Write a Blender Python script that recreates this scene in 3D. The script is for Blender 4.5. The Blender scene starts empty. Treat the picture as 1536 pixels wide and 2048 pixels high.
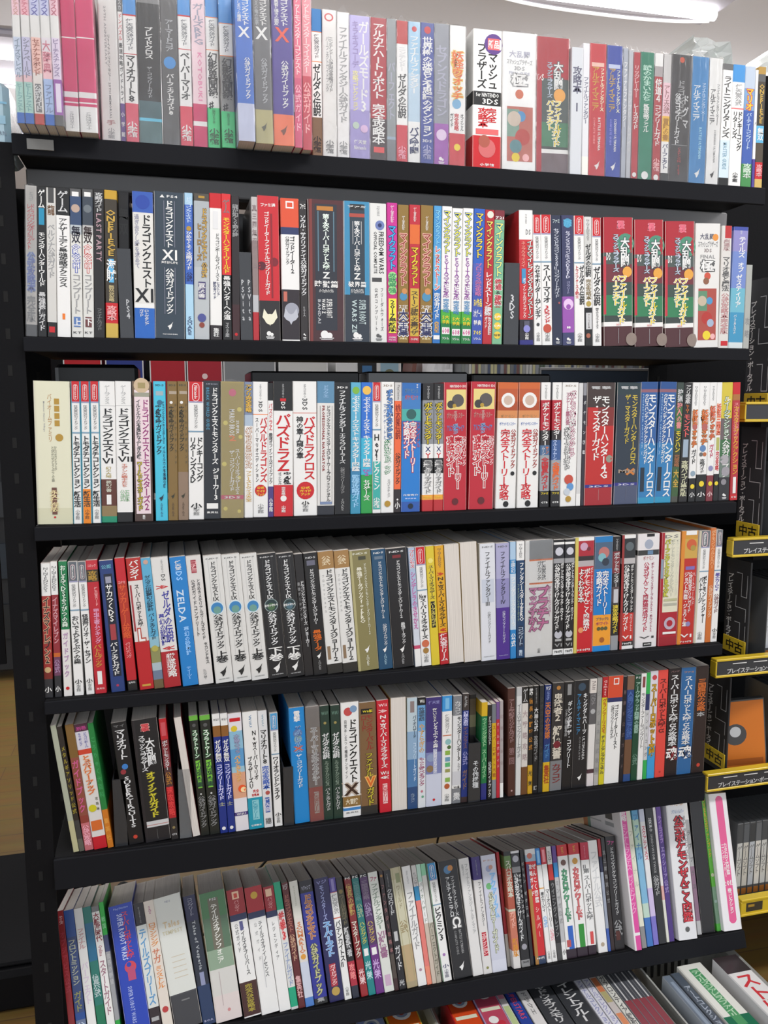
import bpy, math, random
from math import sin, cos, pi, radians
random.seed(7)
scene = bpy.context.scene
COL = scene.collection
# ------------------------------------------------------------------ camera
cam = bpy.data.cameras.new('camera'); cam_o = bpy.data.objects.new('camera', cam); COL.objects.link(cam_o)
cam.sensor_fit = 'VERTICAL'; cam.sensor_height = 36.0; cam.lens = 36.0*1652.01/2048.0
cam.clip_start = 0.02; cam.clip_end = 60
from mathutils import Matrix, Vector
YAW, PITCH, ROLL = 0.25220, 0.13150, -0.00190
fw = Vector((sin(YAW)*cos(PITCH), cos(YAW)*cos(PITCH), -sin(PITCH))); rt = Vector((cos(YAW), -sin(YAW), 0)); up = rt.cross(fw)
r2 = rt*cos(ROLL)+up*sin(ROLL); u2 = -rt*sin(ROLL)+up*cos(ROLL)
M = Matrix((r2, u2, -fw)).transposed().to_4x4(); M.translation = Vector((0, -1.3069, 1.2686))
cam_o.matrix_world = M
scene.camera = cam_o
scene.view_settings.view_transform = 'Standard'; scene.view_settings.look = 'None'
scene.view_settings.gamma = 1.0; scene.view_settings.use_curve_mapping = False
scene.view_settings.exposure = 0.0
# ------------------------------------------------------------------ world and lights
w = bpy.data.worlds.new('shop_daylight'); scene.world = w; w.use_nodes = True
bg = w.node_tree.nodes['Background']; bg.inputs[0].default_value = (0.88, 0.93, 1.0, 1); bg.inputs[1].default_value = 1.25
scene.cycles.max_bounces = 6; scene.cycles.transparent_max_bounces = 16

def s2l(c):
    return c/12.92 if c <= 0.04045 else ((c+0.055)/1.055)**2.4
PAL = dict(k='#151516', w='#e8e7e4', s='#b5b7ba', a='#6f7276', x='#2e3338', r='#c4161f', m='#5a1218', e='#a81e2c', p='#cf2f68',
           v='#5d3a86', V='#9a56a8', n='#1f2b60', b='#2062b8', c='#3f8fd0', t='#1f8c8c', g='#1f9a4a', y='#e4cc2a', o='#e8781c',
           d='#b08a30', u='#6b4a2c')
def rgb(code):
    h = PAL.get(code, code).lstrip('#')
    if len(h) == 3: h = ''.join(c*2 for c in h)
    return tuple(s2l(int(h[i:i+2], 16)/255) for i in (0, 2, 4))
_mats = {}
def mat(name, color, rough=0.5, metal=0.0, coat=0.0, emit=0.0, bump=0.0, scale=60.0, vary=0.0, alpha=1.0, trans=0.0, spec=0.5):
    if name in _mats: return _mats[name]
    m = bpy.data.materials.new(name); m.use_nodes = True; nt = m.node_tree; p = nt.nodes['Principled BSDF']
    p.inputs['Base Color'].default_value = (*color, 1); p.inputs['Roughness'].default_value = rough
    p.inputs['Specular IOR Level'].default_value = spec
    p.inputs['Metallic'].default_value = metal; p.inputs['Coat Weight'].default_value = coat; p.inputs['Coat Roughness'].default_value = 0.12
    p.inputs['Alpha'].default_value = alpha; p.inputs['Transmission Weight'].default_value = trans
    if emit: p.inputs['Emission Color'].default_value = (*color, 1); p.inputs['Emission Strength'].default_value = emit
    if bump or vary:
        tc = nt.nodes.new('ShaderNodeTexCoord'); n = nt.nodes.new('ShaderNodeTexNoise'); n.inputs['Scale'].default_value = scale; n.inputs['Detail'].default_value = 4
        nt.links.new(tc.outputs['Object'], n.inputs['Vector'])
        if bump:
            b = nt.nodes.new('ShaderNodeBump'); b.inputs['Strength'].default_value = bump; b.inputs['Distance'].default_value = 0.002
            nt.links.new(n.outputs['Fac'], b.inputs['Height']); nt.links.new(b.outputs['Normal'], p.inputs['Normal'])
        if vary:
            r = nt.nodes.new('ShaderNodeMix'); r.data_type = 'RGBA'; r.blend_type = 'MIX'
            r.inputs['A'].default_value = (*[c*(1-vary) for c in color], 1); r.inputs['B'].default_value = (*[min(1, c*(1+vary)) for c in color], 1)
            nt.links.new(n.outputs['Fac'], r.inputs['Factor']); nt.links.new(r.outputs['Result'], p.inputs['Base Color'])
    _mats[name] = m
    return m
def ink(code):                       # printed, laminated card in one colour
    return mat('print_'+PAL.get(code, code).lstrip('#'), rgb(code), 0.42, coat=0.15)
def page_material():
    m = bpy.data.materials.new('page_edges'); m.use_nodes = True; nt = m.node_tree; p = nt.nodes['Principled BSDF']
    tc = nt.nodes.new('ShaderNodeTexCoord'); mp = nt.nodes.new('ShaderNodeMapping'); mp.inputs['Scale'].default_value = (1400, 6, 6)
    n = nt.nodes.new('ShaderNodeTexNoise'); n.inputs['Scale'].default_value = 1; n.inputs['Detail'].default_value = 2
    cr = nt.nodes.new('ShaderNodeValToRGB'); cr.color_ramp.elements[0].color = (0.58, 0.53, 0.48, 1); cr.color_ramp.elements[1].color = (0.76, 0.71, 0.65, 1)
    cr.color_ramp.elements[0].position = 0.3; cr.color_ramp.elements[1].position = 0.7
    nt.links.new(tc.outputs['Object'], mp.inputs[0]); nt.links.new(mp.outputs[0], n.inputs['Vector']); nt.links.new(n.outputs['Fac'], cr.inputs[0])
    nt.links.new(cr.outputs[0], p.inputs['Base Color']); p.inputs['Roughness'].default_value = 0.85
    return m
PAGES = page_material()
def film_material():
    m = bpy.data.materials.new('clear_wrapping_film'); m.use_nodes = True; nt = m.node_tree; nt.nodes.clear()
    out = nt.nodes.new('ShaderNodeOutputMaterial'); tr = nt.nodes.new('ShaderNodeBsdfTransparent'); gl = nt.nodes.new('ShaderNodeBsdfGlossy'); df = nt.nodes.new('ShaderNodeBsdfDiffuse')
    gl.inputs['Roughness'].default_value = 0.22; df.inputs['Color'].default_value = (0.9, 0.9, 0.92, 1)
    tc = nt.nodes.new('ShaderNodeTexCoord'); n = nt.nodes.new('ShaderNodeTexNoise'); n.inputs['Scale'].default_value = 55; n.inputs['Detail'].default_value = 3
    mp = nt.nodes.new('ShaderNodeMapping'); mp.inputs['Scale'].default_value = (1, 1, 0.25)
    b = nt.nodes.new('ShaderNodeBump'); b.inputs['Strength'].default_value = 0.9; b.inputs['Distance'].default_value = 0.004
    nt.links.new(tc.outputs['Object'], mp.inputs[0]); nt.links.new(mp.outputs[0], n.inputs['Vector']); nt.links.new(n.outputs['Fac'], b.inputs['Height']); nt.links.new(b.outputs[0], gl.inputs['Normal'])
    lw = nt.nodes.new('ShaderNodeLayerWeight'); lw.inputs['Blend'].default_value = 0.25; nt.links.new(b.outputs[0], lw.inputs['Normal'])
    ma = nt.nodes.new('ShaderNodeMath'); ma.operation = 'MULTIPLY_ADD'; ma.inputs[1].default_value = 0.5; ma.inputs[2].default_value = 0.06
    nt.links.new(lw.outputs['Fresnel'], ma.inputs[0])
    m1 = nt.nodes.new('ShaderNodeMixShader'); m1.inputs[0].default_value = 0.05; nt.links.new(tr.outputs[0], m1.inputs[1]); nt.links.new(df.outputs[0], m1.inputs[2])
    m2 = nt.nodes.new('ShaderNodeMixShader'); nt.links.new(ma.outputs[0], m2.inputs[0]); nt.links.new(m1.outputs[0], m2.inputs[1]); nt.links.new(gl.outputs[0], m2.inputs[2])
    nt.links.new(m2.outputs[0], out.inputs[0]); return m
FILM = film_material()
STEEL = mat("black_painted_steel", (0.005, 0.005, 0.006), 0.65, spec=0.12, bump=0.1, scale=300)
LIPM = mat("charcoal_shelf_edging", (0.008, 0.0085, 0.011), 0.7, spec=0.15)
GREY = mat('grey_painted_steel', (0.30, 0.295, 0.295), 0.5)
# ------------------------------------------------------------------ mesh helpers
class MB:
    def __init__(s): s.v = []; s.f = []; s.m = []; s.mats = []
    def mi(s, m):
        if m not in s.mats: s.mats.append(m)
        return s.mats.index(m)
    def poly(s, pts, m):
        i = len(s.v); s.v += [tuple(p) for p in pts]; s.f.append(tuple(range(i, i+len(pts)))); s.m.append(s.mi(m))
    def box(s, a, b, m, bev=0.0):
        x0, y0, z0 = a; x1, y1, z1 = b
        if bev <= 0:
            V = [(x0,y0,z0),(x1,y0,z0),(x1,y1,z0),(x0,y1,z0),(x0,y0,z1),(x1,y0,z1),(x1,y1,z1),(x0,y1,z1)]
            F = [(0,3,2,1),(4,5,6,7),(0,1,5,4),(1,2,6,5),(2,3,7,6),(3,0,4,7)]
        else:
            c = bev; V = []; F = []
            ring = [(x0+c,y0),(x1-c,y0),(x1,y0+c),(x1,y1-c),(x1-c,y1),(x0+c,y1),(x0,y1-c),(x0,y0+c)]
            ins = [(x0+c*1.5,y0+c),(x1-c*1.5,y0+c),(x1-c,y0+c*1.5),(x1-c,y1-c*1.5),(x1-c*1.5,y1-c),(x0+c*1.5,y1-c),(x0+c,y1-c*1.5),(x0+c,y0+c*1.5)]
            for z, r in ((z0, ins), (z0+c, ring), (z1-c, ring), (z1, ins)): V += [(p[0], p[1], z) for p in r]
            for k in range(3):
                for j in range(8): F.append((k*8+j, k*8+(j+1) % 8, (k+1)*8+(j+1) % 8, (k+1)*8+j))
            F.append(tuple(range(7, -1, -1))); F.append(tuple(range(24, 32)))
        i = len(s.v); s.v += V; k = s.mi(m)
        for f in F: s.f.append(tuple(j+i for j in f)); s.m.append(k)
    def tube(s, pts, r, m, n=8):
        i = len(s.v); k = s.mi(m); P = [Vector(p) for p in pts]
        for j, p in enumerate(P):
            d = (P[min(j+1, len(P)-1)]-P[max(j-1, 0)]).normalized(); a = d.cross(Vector((0, 0, 1)))
            if a.length < 0.1: a = d.cross(Vector((0, 1, 0)))
            a.normalize(); b = d.cross(a)
            for q in range(n): s.v.append(tuple(p+a*r*cos(2*pi*q/n)+b*r*sin(2*pi*q/n)))
        for j in range(len(P)-1):
            for q in range(n): s.f.append((i+j*n+q, i+j*n+(q+1) % n, i+(j+1)*n+(q+1) % n, i+(j+1)*n+q)); s.m.append(k)
        s.f.append(tuple(i+q for q in range(n-1, -1, -1))); s.m.append(k)
        e = i+(len(P)-1)*n; s.f.append(tuple(e+q for q in range(n))); s.m.append(k)
    def build(s, name, parent=None, smooth=False):
        me = bpy.data.meshes.new(name); me.from_pydata(s.v, [], s.f)
        for m in s.mats: me.materials.append(m)
        me.polygons.foreach_set('material_index', s.m)
        if smooth: me.polygons.foreach_set('use_smooth', [True]*len(s.f))
        me.update(); o = bpy.data.objects.new(name, me); COL.objects.link(o)
        if parent: o.parent = parent
        return o
def thing(name, label, cat, loc=(0, 0, 0), rot=(0, 0, 0), group=None):
    o = bpy.data.objects.new(name, None); COL.objects.link(o); o.location = loc; o.rotation_euler = rot
    o['label'] = label; o['category'] = cat
    if group: o['group'] = group
    return o
def struct(o): o['kind'] = 'structure'; return o
# ------------------------------------------------------------------ lettering (glyph outlines as thin printed shapes)
_g = {}
_cu = bpy.data.curves.new('lettering', 'FONT'); _co = bpy.data.objects.new('lettering', _cu); COL.objects.link(_co)
_cu.size = 1.0; _cu.resolution_u = 1; _cu.fill_mode = 'FRONT'
def glyph(ch, off):
    key = (ch, round(off, 4))
    if key not in _g:
        _cu.body = ch; _cu.offset = off
        dg = bpy.context.evaluated_depsgraph_get(); dg.update()
        me = bpy.data.meshes.new_from_object(_co.evaluated_get(dg))
        V = [(v.co.x, v.co.y) for v in me.vertices]; F = [tuple(p.vertices) for p in me.polygons]
        bpy.data.meshes.remove(me)
        if V:
            xs = [p[0] for p in V]; ys = [p[1] for p in V]; bb = (min(xs), max(xs), min(ys), max(ys))
        else: bb = (0, 0.3, 0, 0.7)
        _g[key] = (V, F, bb)
    return _g[key]
_k = glyph('国', 0.0)[2]; EMX = (_k[0]+_k[1])/2; EMY = (_k[2]+_k[3])/2; EM = (_k[3]-_k[2])*1.06
class Face:                          # a printed face: u across 0..W, v down 0..H, put() maps to mesh space
    def __init__(s, mb, W, H, put): s.mb = mb; s.W = W; s.H = H; s.put = put; s.lift = 0.00012
    def shape(s, V, F, m):
        s.lift += 0.000012
        i = len(s.mb.v); s.mb.v += [s.put(u, v, s.lift) for u, v in V]; k = s.mb.mi(m)
        for f in F: s.mb.f.append(tuple(j+i for j in f)); s.mb.m.append(k)
    def vert(s, text, x, w, y0, y1, col, off):
        n = len(text); ch = (y1-y0)*s.H/n; cw = w*s.W; cw = min(cw, ch*1.7); chh = min(ch, cw*1.5)
        for i, c in enumerate(text):
            if c in '_ ': continue
            V, F, bb = glyph(c, off if min(cw, chh) > .0055 else off*.6); cx = x*s.W; cy = y0*s.H+(i+0.5)*ch
            ex = (bb[0]+bb[1])/2 if ord(c) < 0x2000 else EMX
            rot = c in 'ー-〜~()='; P = []
            for (a, b) in V:
                a = (a-ex)/EM; b = (b-EMY)/EM
                if ord(c) < 0x2000: a *= 1.15; b *= 1.15
                if rot: a, b = -b, -a
                P.append((cx+a*cw*1.12, cy-b*chh*1.06))
            s.shape(P, F, ink(col))
    def line(s, text, x, wid, y0, y1, col, off, rot):
        V = []; F = []; pen = 0.0
        for c in text:
            if c in '_ ': pen += 0.3; continue
            gv, gf, bb = glyph(c, off); k = len(V)
            V += [(a-bb[0]+pen, b) for a, b in gv]; F += [tuple(j+k for j in f) for f in gf]; pen += bb[1]-bb[0]+0.09
        if not V: return
        x0 = min(p[0] for p in V); x1 = max(p[0] for p in V); b0 = min(p[1] for p in V); b1 = max(p[1] for p in V)
        X0, X1 = (x-wid/2)*s.W, (x+wid/2)*s.W; Y0, Y1 = y0*s.H, y1*s.H
        if rot:    # runs down the spine, letters turned clockwise
            P = [(X0+(b-b0)/(b1-b0+1e-6)*(X1-X0), Y0+(a-x0)/(x1-x0+1e-6)*(Y1-Y0)) for a, b in V]
        else:
            P = [(X0+(a-x0)/(x1-x0+1e-6)*(X1-X0), Y1-(b-b0)/(b1-b0+1e-6)*(Y1-Y0)) for a, b in V]
        s.shape(P, F, ink(col))
    def rect(s, x0, x1, y0, y1, col):
        n = 12; V = [(s.W*(x0+(x1-x0)*i/n), s.H*y) for y in (y0, y1) for i in range(n+1)]
        s.shape(V, [(i, i+1, i+n+2, i+n+1) for i in range(n)], ink(col))
    def disc(s, x, y, r, col, n=18):
        R = r*s.W; V = [(x*s.W, y*s.H)]+[(x*s.W+R*cos(2*pi*i/n), y*s.H+R*sin(2*pi*i/n)) for i in range(n)]
        s.shape(V, [(0, 1+i, 1+(i+1) % n) for i in range(n)], ink(col))
    def fan(s, pts, x, y, sc, col):
        V = [(x*s.W+a*sc*s.W, y*s.H+b*sc*s.W) for a, b in pts]; s.shape(V, [tuple(range(len(V)))], ink(col))
    def draw(s, spec):
        t = spec.split(); i = 0; B = 0.022
        while i < len(t):
            k = t[i]; i += 1
            if k == 'v': s.vert(t[i], .5, .66, float(t[i+1]), float(t[i+2]), t[i+3], B); i += 4
            elif k == 'V': s.vert(t[i], float(t[i+1]), float(t[i+2]), float(t[i+3]), float(t[i+4]), t[i+5], B); i += 6
            elif k == 'O':
                a = [float(q) for q in t[i+1:i+5]]; s.vert(t[i], a[0], a[1], a[2], a[3], t[i+6], 0.095); s.vert(t[i], a[0], a[1], a[2], a[3], t[i+5], B); i += 7
            elif k in 'rH': s.line(t[i], float(t[i+1]), float(t[i+2]), float(t[i+3]), float(t[i+4]), t[i+5], B, k == 'r'); i += 6
            elif k == 'h': s.line(t[i], .5, .7, float(t[i+1]), float(t[i+2]), t[i+3], B, False); i += 4
            elif k == 'q': a = [float(q) for q in t[i:i+4]]; s.rect(*a, t[i+4]); i += 5
            elif k == 'c': s.disc(float(t[i]), float(t[i+1]), float(t[i+2]), t[i+3]); i += 4
            elif k == 'f': s.fan([(.45,-.62),(.28,-.2),(.26,.1),(.05,.5),(-.12,.62),(-.2,.3),(-.42,.1),(-.2,-.02),(0,-.12),(.2,-.3)], .5, float(t[i]), float(t[i+1]), t[i+2]); i += 3
            elif k == 'T':   # wolf-mask emblem: ears, muzzle
                x, y, r, c = float(t[i]), float(t[i+1]), float(t[i+2]), t[i+3]; i += 4
                s.fan([(-.9,.1),(-.7,-.9),(-.3,-.3),(0,-.15),(.3,-.3),(.7,-.9),(.9,.1),(.6,.5),(.2,.7),(0,1.1),(-.2,.7),(-.6,.5)], x, y, r, c)
            elif k == 'S': c = t[i]; i += 1; s.vert('小学館', .5, .42, .9, .97, '#555' if c == 'k' else c, 0.0)
            elif k == 'E': c = t[i]; i += 1; s.disc(.44, .95, .11, c); s.disc(.58, .957, .08, c); s.rect(.3, .7, .972, .978, c); s.rect(.34, .66, .983, .987, c)
            elif k == 'N':
                c = t[i]; i += 1; s.rect(0, 1, 0, .14, c); s.disc(.5, .035, .24, '#e8c8c8'); s.disc(.5, .115, .24, '#e8c8c8'); s.rect(.26, .74, .035, .115, '#e8c8c8')
                s.disc(.5, .035, .19, c); s.disc(.5, .115, .19, c); s.rect(.31, .69, .035, .115, c)
                s.line('Nintendo', .5, .22, .028, .122, 'w', B, True); s.rect(0, 1, .14, .15, '#9a9ab8'); s.vert('任天堂公式ガイドブック', .5, .4, .165, .335, '#555', 0.0); s.rect(0, 1, .352, .362, '#7a9ab0')
# ------------------------------------------------------------------ books
def make_book(x, z, W, H, D, proud, lean, name, label, group, bands, spec, flags, tilt=0.0):
    t = thing(name, label, 'book', (0, 0, 0), (0, 0, 0), group)
    R = Matrix.Rotation(-tilt, 4, 'X') @ Matrix.Translation((0, -proud, (W*sin(lean) if lean > 0 else 0)+0.0002)) @ Matrix.Rotation(lean, 4, 'Y')
    t.matrix_basis = Matrix.Translation((x, 0, z)) @ R
    rev = 'K' in flags
    th = min(0.0003, W*0.1)
    rnd = 0.0 if rev else min(0.0011, W*0.09); US = [0, .012, .04, .08, .5, .92, .96, .988, 1]; n = len(US)-1
    def front(u): return rnd*max(0.0, (abs(2*u/W-1)-.84)/.16)**2
    bd = bands.split(); segs = []; i = 0; last = 0.0
    while i < len(bd):
        e = float(bd[i+1]) if i+1 < len(bd) else 1.0
        segs.append((last, e, bd[i])); last = e; i += 2
    mb = MB()
    if rev:
        cm = ink('#c8b070' if W > .02 else 'e'); pts = [(0, 0), (0, D), (W, D), (W, 0)]
        inn = [(th, 0), (th, D-th), (W-th, D-th), (W-th, 0)]
        segs = [(0, 1, None)]
    else:
        pts = [(0, D)]+[(W*q, front(W*q)) for q in US]+[(W, D)]
        inn = [(th, D)]+[(th+(W-2*th)*q, front(W*q)+th) for q in US]+[(W-th, D)]
    main = max(segs, key=lambda s: s[1]-s[0])[2]
    if W > .03 and 'w' in bd: main = 'w'
    for a, b, c in segs:
        m = cm if rev else ink(c); z1, z0 = H*(1-a), H*(1-b)
        for P, flip in ((pts, 1), (inn, 0)):
            for j in range(len(P)-1):
                p, q = P[j], P[j+1]
                mm = m if (rev or 0 < j < len(P)-2) else (ink(main) if c in ('w', main) else m)
                F = [(p[0], p[1], z0), (q[0], q[1], z0), (q[0], q[1], z1), (p[0], p[1], z1)]
                mb.poly(F if flip else F[::-1], mm)
    m = cm if rev else ink(main)
    for zz in (0, H):
        for j in range(len(pts)-1): mb.poly([(*pts[j], zz), (*pts[j+1], zz), (*inn[j+1], zz), (*inn[j], zz)], m)
    if not rev and spec:
        Face(mb, W, H, lambda u, v, l: (u, front(min(max(u, 0), W))-l, H-v)).draw(spec)
    if 'B' in flags:      # back cover print: barcodes and small type, on the left face
        Face(mb, D, H, lambda u, v, l: (-l, D-u, H-v)).draw('q .62 .8 .06 .11 #555 q .6 .82 .13 .16 #aaa q .62 .76 .22 .25 #777 q .2 .5 .08 .1 #b8b8b8 q .2 .5 .14 .15 #b8b8b8 q 0 .12 0 .3 #b87850 q .12 .2 0 .3 #7a9a88')
    mb.build('cover', t)
    pb = MB(); f0 = 0.0004 if rev else th+0.0004
    pb.box((th+0.0001, f0, 0.0003), (W-th-0.0001, D-(th+.0004 if rev else 0.0008), H-0.0001), PAGES); pb.build('pages', t)
    if 'F' in flags:
        g = MB(); e = 0.0009; N = 9
        prof = [(-e, D)]+[(-e+(W+2*e)*q, front(W*q)-e-0.0006) for q in US]+[(W+e, D)]
        rs = random.Random(int(x*10000)); rows = []
        for k in range(N+1):
            zz = H*k/N; rows.append([(p[0]+rs.uniform(-.0002, .0002), p[1]-abs(rs.gauss(0, .0003)), zz) for p in prof])
        for k in range(N):
            for j in range(len(prof)-1): g.poly([rows[k][j], rows[k][j+1], rows[k+1][j+1], rows[k+1][j]], FILM)
        # loose gathered film above the top edge
        cx = W*rs.uniform(.3, .7); pk = rs.uniform(.004, .013)
        top = [(cx+(p[0]-cx)*.6, p[1]+.004, H+pk*(1-min(1, abs(p[0]-cx)/W*1.3))) for p in prof]
        for j in range(len(prof)-1): g.poly([rows[N][j], rows[N][j+1], top[j+1], top[j]], FILM)
        g.build('plastic_wrap', t, smooth=True)
    return t
# ------------------------------------------------------------------ the room
fm = bpy.data.materials.new('wood_plank_floor'); fm.use_nodes = True; nt = fm.node_tree; p = nt.nodes['Principled BSDF']
tc = nt.nodes.new('ShaderNodeTexCoord'); mp = nt.nodes.new('ShaderNodeMapping'); mp.inputs['Scale'].default_value = (1, 9, 1)
n1 = nt.nodes.new('ShaderNodeTexNoise'); n1.inputs['Scale'].default_value = 4; n1.inputs['Detail'].default_value = 6
br = nt.nodes.new('ShaderNodeTexBrick'); br.inputs['Scale'].default_value = 1.0; br.inputs['Brick Width'].default_value = 1.2; br.inputs['Row Height'].default_value = 0.1
br.inputs['Mortar Size'].default_value = 0.0015; br.inputs['Color1'].default_value = (0.26, 0.16, 0.045, 1); br.inputs['Color2'].default_value = (0.30, 0.185, 0.055, 1); br.inputs['Mortar'].default_value = (0.18, 0.1, 0.05, 1)
mx = nt.nodes.new('ShaderNodeMix'); mx.data_type = 'RGBA'; mx.blend_type = 'MULTIPLY'; mx.inputs['Factor'].default_value = 0.5
nt.links.new(tc.outputs['Object'], mp.inputs[0]); nt.links.new(mp.outputs[0], n1.inputs['Vector']); nt.links.new(tc.outputs['Object'], br.inputs['Vector'])
nt.links.new(br.outputs['Color'], mx.inputs['A']); nt.links.new(n1.outputs['Color'], mx.inputs['B']); nt.links.new(mx.outputs['Result'], p.inputs['Base Color']); p.inputs['Roughness'].default_value = 0.35
CEILM = mat('ceiling_board', (0.80, 0.78, 0.80), 0.9, bump=0.2, scale=40)
WALLM = mat('wall_paint', (0.60, 0.56, 0.56), 0.9)
def slab(name, a, b, m):
    k = MB(); k.box(a, b, m); return struct(k.build(name))
CZ = 2.75
slab('floor', (-5, -4, -0.05), (6, 7, 0), fm)
slab('ceiling', (-5, -4, CZ), (6, 7, CZ+0.05), CEILM)
slab('wall_back', (-5, 7, 0), (6, 7.05, CZ), WALLM)
# ------------------------------------------------------------------ ceiling lights and added fill lights
TUBE = mat('fluorescent_glow', (1, 1, 1), emit=6.0)
def added_fill_light(x, y, z, label, up, down):  # added, unseen fixture that brightens the ceiling and the rear floor
    t = thing('added_fill_light', label, 'light', (x, y, z), (0, 0, 0), 'added fill lights over the rear aisle')
    h = MB(); h.box((-.6, -.1, 0), (.6, .1, .04), mat('lamp_housing', (.55, .52, .58), .6), .008); h.build('housing', t)
    for s in (-.5, .5): h = MB(); h.tube([(s, 0, .04), (s, 0, CZ-z)], .003, GREY); h.build('suspension_rod', t)
    for nm, zz, rx, e in (('uplight', .06, pi, up), ('downlight', -.02, 0, down)):
        la = bpy.data.lights.new('lamp_light', 'AREA'); la.shape = 'RECTANGLE'; la.size = 1.1; la.size_y = .16; la.energy = e; la.color = (1, .985, .98)
        lo = bpy.data.objects.new('lamp_light', la); COL.objects.link(lo); lo.parent = t; lo.location = (0, 0, zz); lo.rotation_euler = (rx, 0, 0)
def ceiling_light(x, y, L, W, label, along='x', power=60, rim=True):
    t = thing('ceiling_light', label, 'light', (x, y, CZ), (0, 0, 0 if along == 'x' else pi/2), 'fluorescent ceiling lights')
    h = MB(); h.box((-L/2-.03, -W/2-.03, -.03), (L/2+.03, W/2+.03, -.0005), mat('lamp_housing', (.55, .52, .58), .6), .008); h.build('housing', t)
    h = MB(); h.tube([(-L/2-.04+.06*(1-cos(a))*0, W/2+.03, -.032) if False else (q*(L/2+.03), W/2+.03-.05*abs(q)**3, -.034) for a, q in [(0, k/10-1) for k in range(21)]], .006, mat('white_rim', (.9, .9, .9), .4, emit=.6)); h.build('rim', t, True)
    for s in (-1, 1):
        d = MB(); d.tube([(-L/2, s*W*.28, -.05), (L/2, s*W*.28, -.05)], .018, TUBE, 12); d.build('fluorescent_tube', t, smooth=True)
    la = bpy.data.lights.new('lamp_light', 'AREA'); la.shape = 'RECTANGLE'; la.size = L; la.size_y = W; la.energy = power; la.color = (1, .985, .98)
    lo = bpy.data.objects.new('lamp_light', la); COL.objects.link(lo); lo.parent = t; lo.location = (0, 0, -.08)
ceiling_light(0.5, -1.0, 1.2, .28, 'long fluorescent ceiling light above the aisle in front of the bookshelf', power=25)
ceiling_light(-1.6, -1.0, 1.2, .28, 'fluorescent ceiling light at the left end of the aisle', power=18)
ceiling_light(2.6, -1.0, 1.2, .28, 'fluorescent ceiling light at the right end of the aisle', power=24)
ceiling_light(1.60, 1.46, .85, .44, 'bright fluorescent ceiling light seen above the right half of the top shelf', power=22)
ceiling_light(-.95, 2.75, 1.2, .5, 'nearer bright ceiling light at the left edge above the shelf', power=22)
ceiling_light(-1.15, 3.9, 1.2, .5, 'farther bright ceiling light at the left edge', power=22)
ceiling_light(1.9, 0.85, 1.0, .24, 'fluorescent ceiling light above the game rack at far right', power=16)
added_fill_light(.2, 3.1, 2.1, 'added fill light hidden behind the top shelf, left', 16, 6)
added_fill_light(2.3, 2.9, 2.1, 'added fill light hidden behind the top shelf, right', 16, 6)

# ------------------------------------------------------------------ the guidebook rack
XL, XR = -0.1990, 1.0340
SH = [1.6417, 1.3642, 1.0886, 0.8214, 0.5653, 0.2239]
SX = [1.0247, 1.0103, 1.0006, 0.9871, 0.9651, 1.0722]          # right end of each shelf board
TILT = 0.31416        # the lowest shelf tips back
BD = 0.30
rack = thing('bookshelf', 'tall black steel open bookshelf holding six rows of guidebooks', 'bookshelf', (XL, 0, 0))
RW = XR-XL
for i, (xx, yy) in enumerate(((-0.042, -0.004), (-0.042, BD-0.036), (RW-.05, BD-0.036))):
    u = MB(); u.box((xx, yy, 0), (xx+0.042, yy+0.004, 1.63), STEEL); u.box((xx if xx < 0 else xx+.038, yy+.0045, 0), (xx+.004 if xx < 0 else xx+0.042, yy+0.04, 1.63), STEEL)
    SL = mat('slot_shadow', (.003, .003, .003), .9)
    for k in range(30): u.box((xx+.018, yy-.0004, .06+k*.052), (xx+.024, yy, .075+k*.052), SL)
    u.build('upright', rack)
for i, z in enumerate(SH):
    bw = SX[i]-XL; pz = 0 if i == 5 else z; b = MB(); b.box((0, -0.008, pz-0.018), (bw, BD if i < 5 else .26, pz), STEEL, .0015); s = b.build('shelf_board', rack)
    if i == 5: s.matrix_basis = Matrix.Translation((0, 0, z)) @ Matrix.Rotation(-TILT, 4, 'X')
    lip = {0: .030, 4: .052, 5: .034}.get(i, .022)
    l = MB(); l.box((0, -0.014, pz-lip), (bw, -0.008, pz-0.0015), LIPM, .001)
    l.build('front_lip', s)
    if i == 0:
        k = MB(); k.box((.02, -.0165, z-.022), (.055, -.0142, z-.008), mat('grey_label_card', (.25, .25, .24), .6)); k.build('shelf_label', s)
b = MB(); b.box((0, .10, SH[0]-.045), (RW, .125, SH[0]-.0185), GREY, .002); b.build('brace', rack)
b = MB(); b.box((0, .205, SH[1]+.0005), (RW, .21, SH[0]-.046), GREY); b.build('back_panel', rack)
b = MB(); b.box((0, BD-.005, SH[4]+.0005), (RW, BD, SH[2]-.019), mat('dark_back_panel', (.012, .012, .013), .8)); b.build('back_panel', rack)
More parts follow.
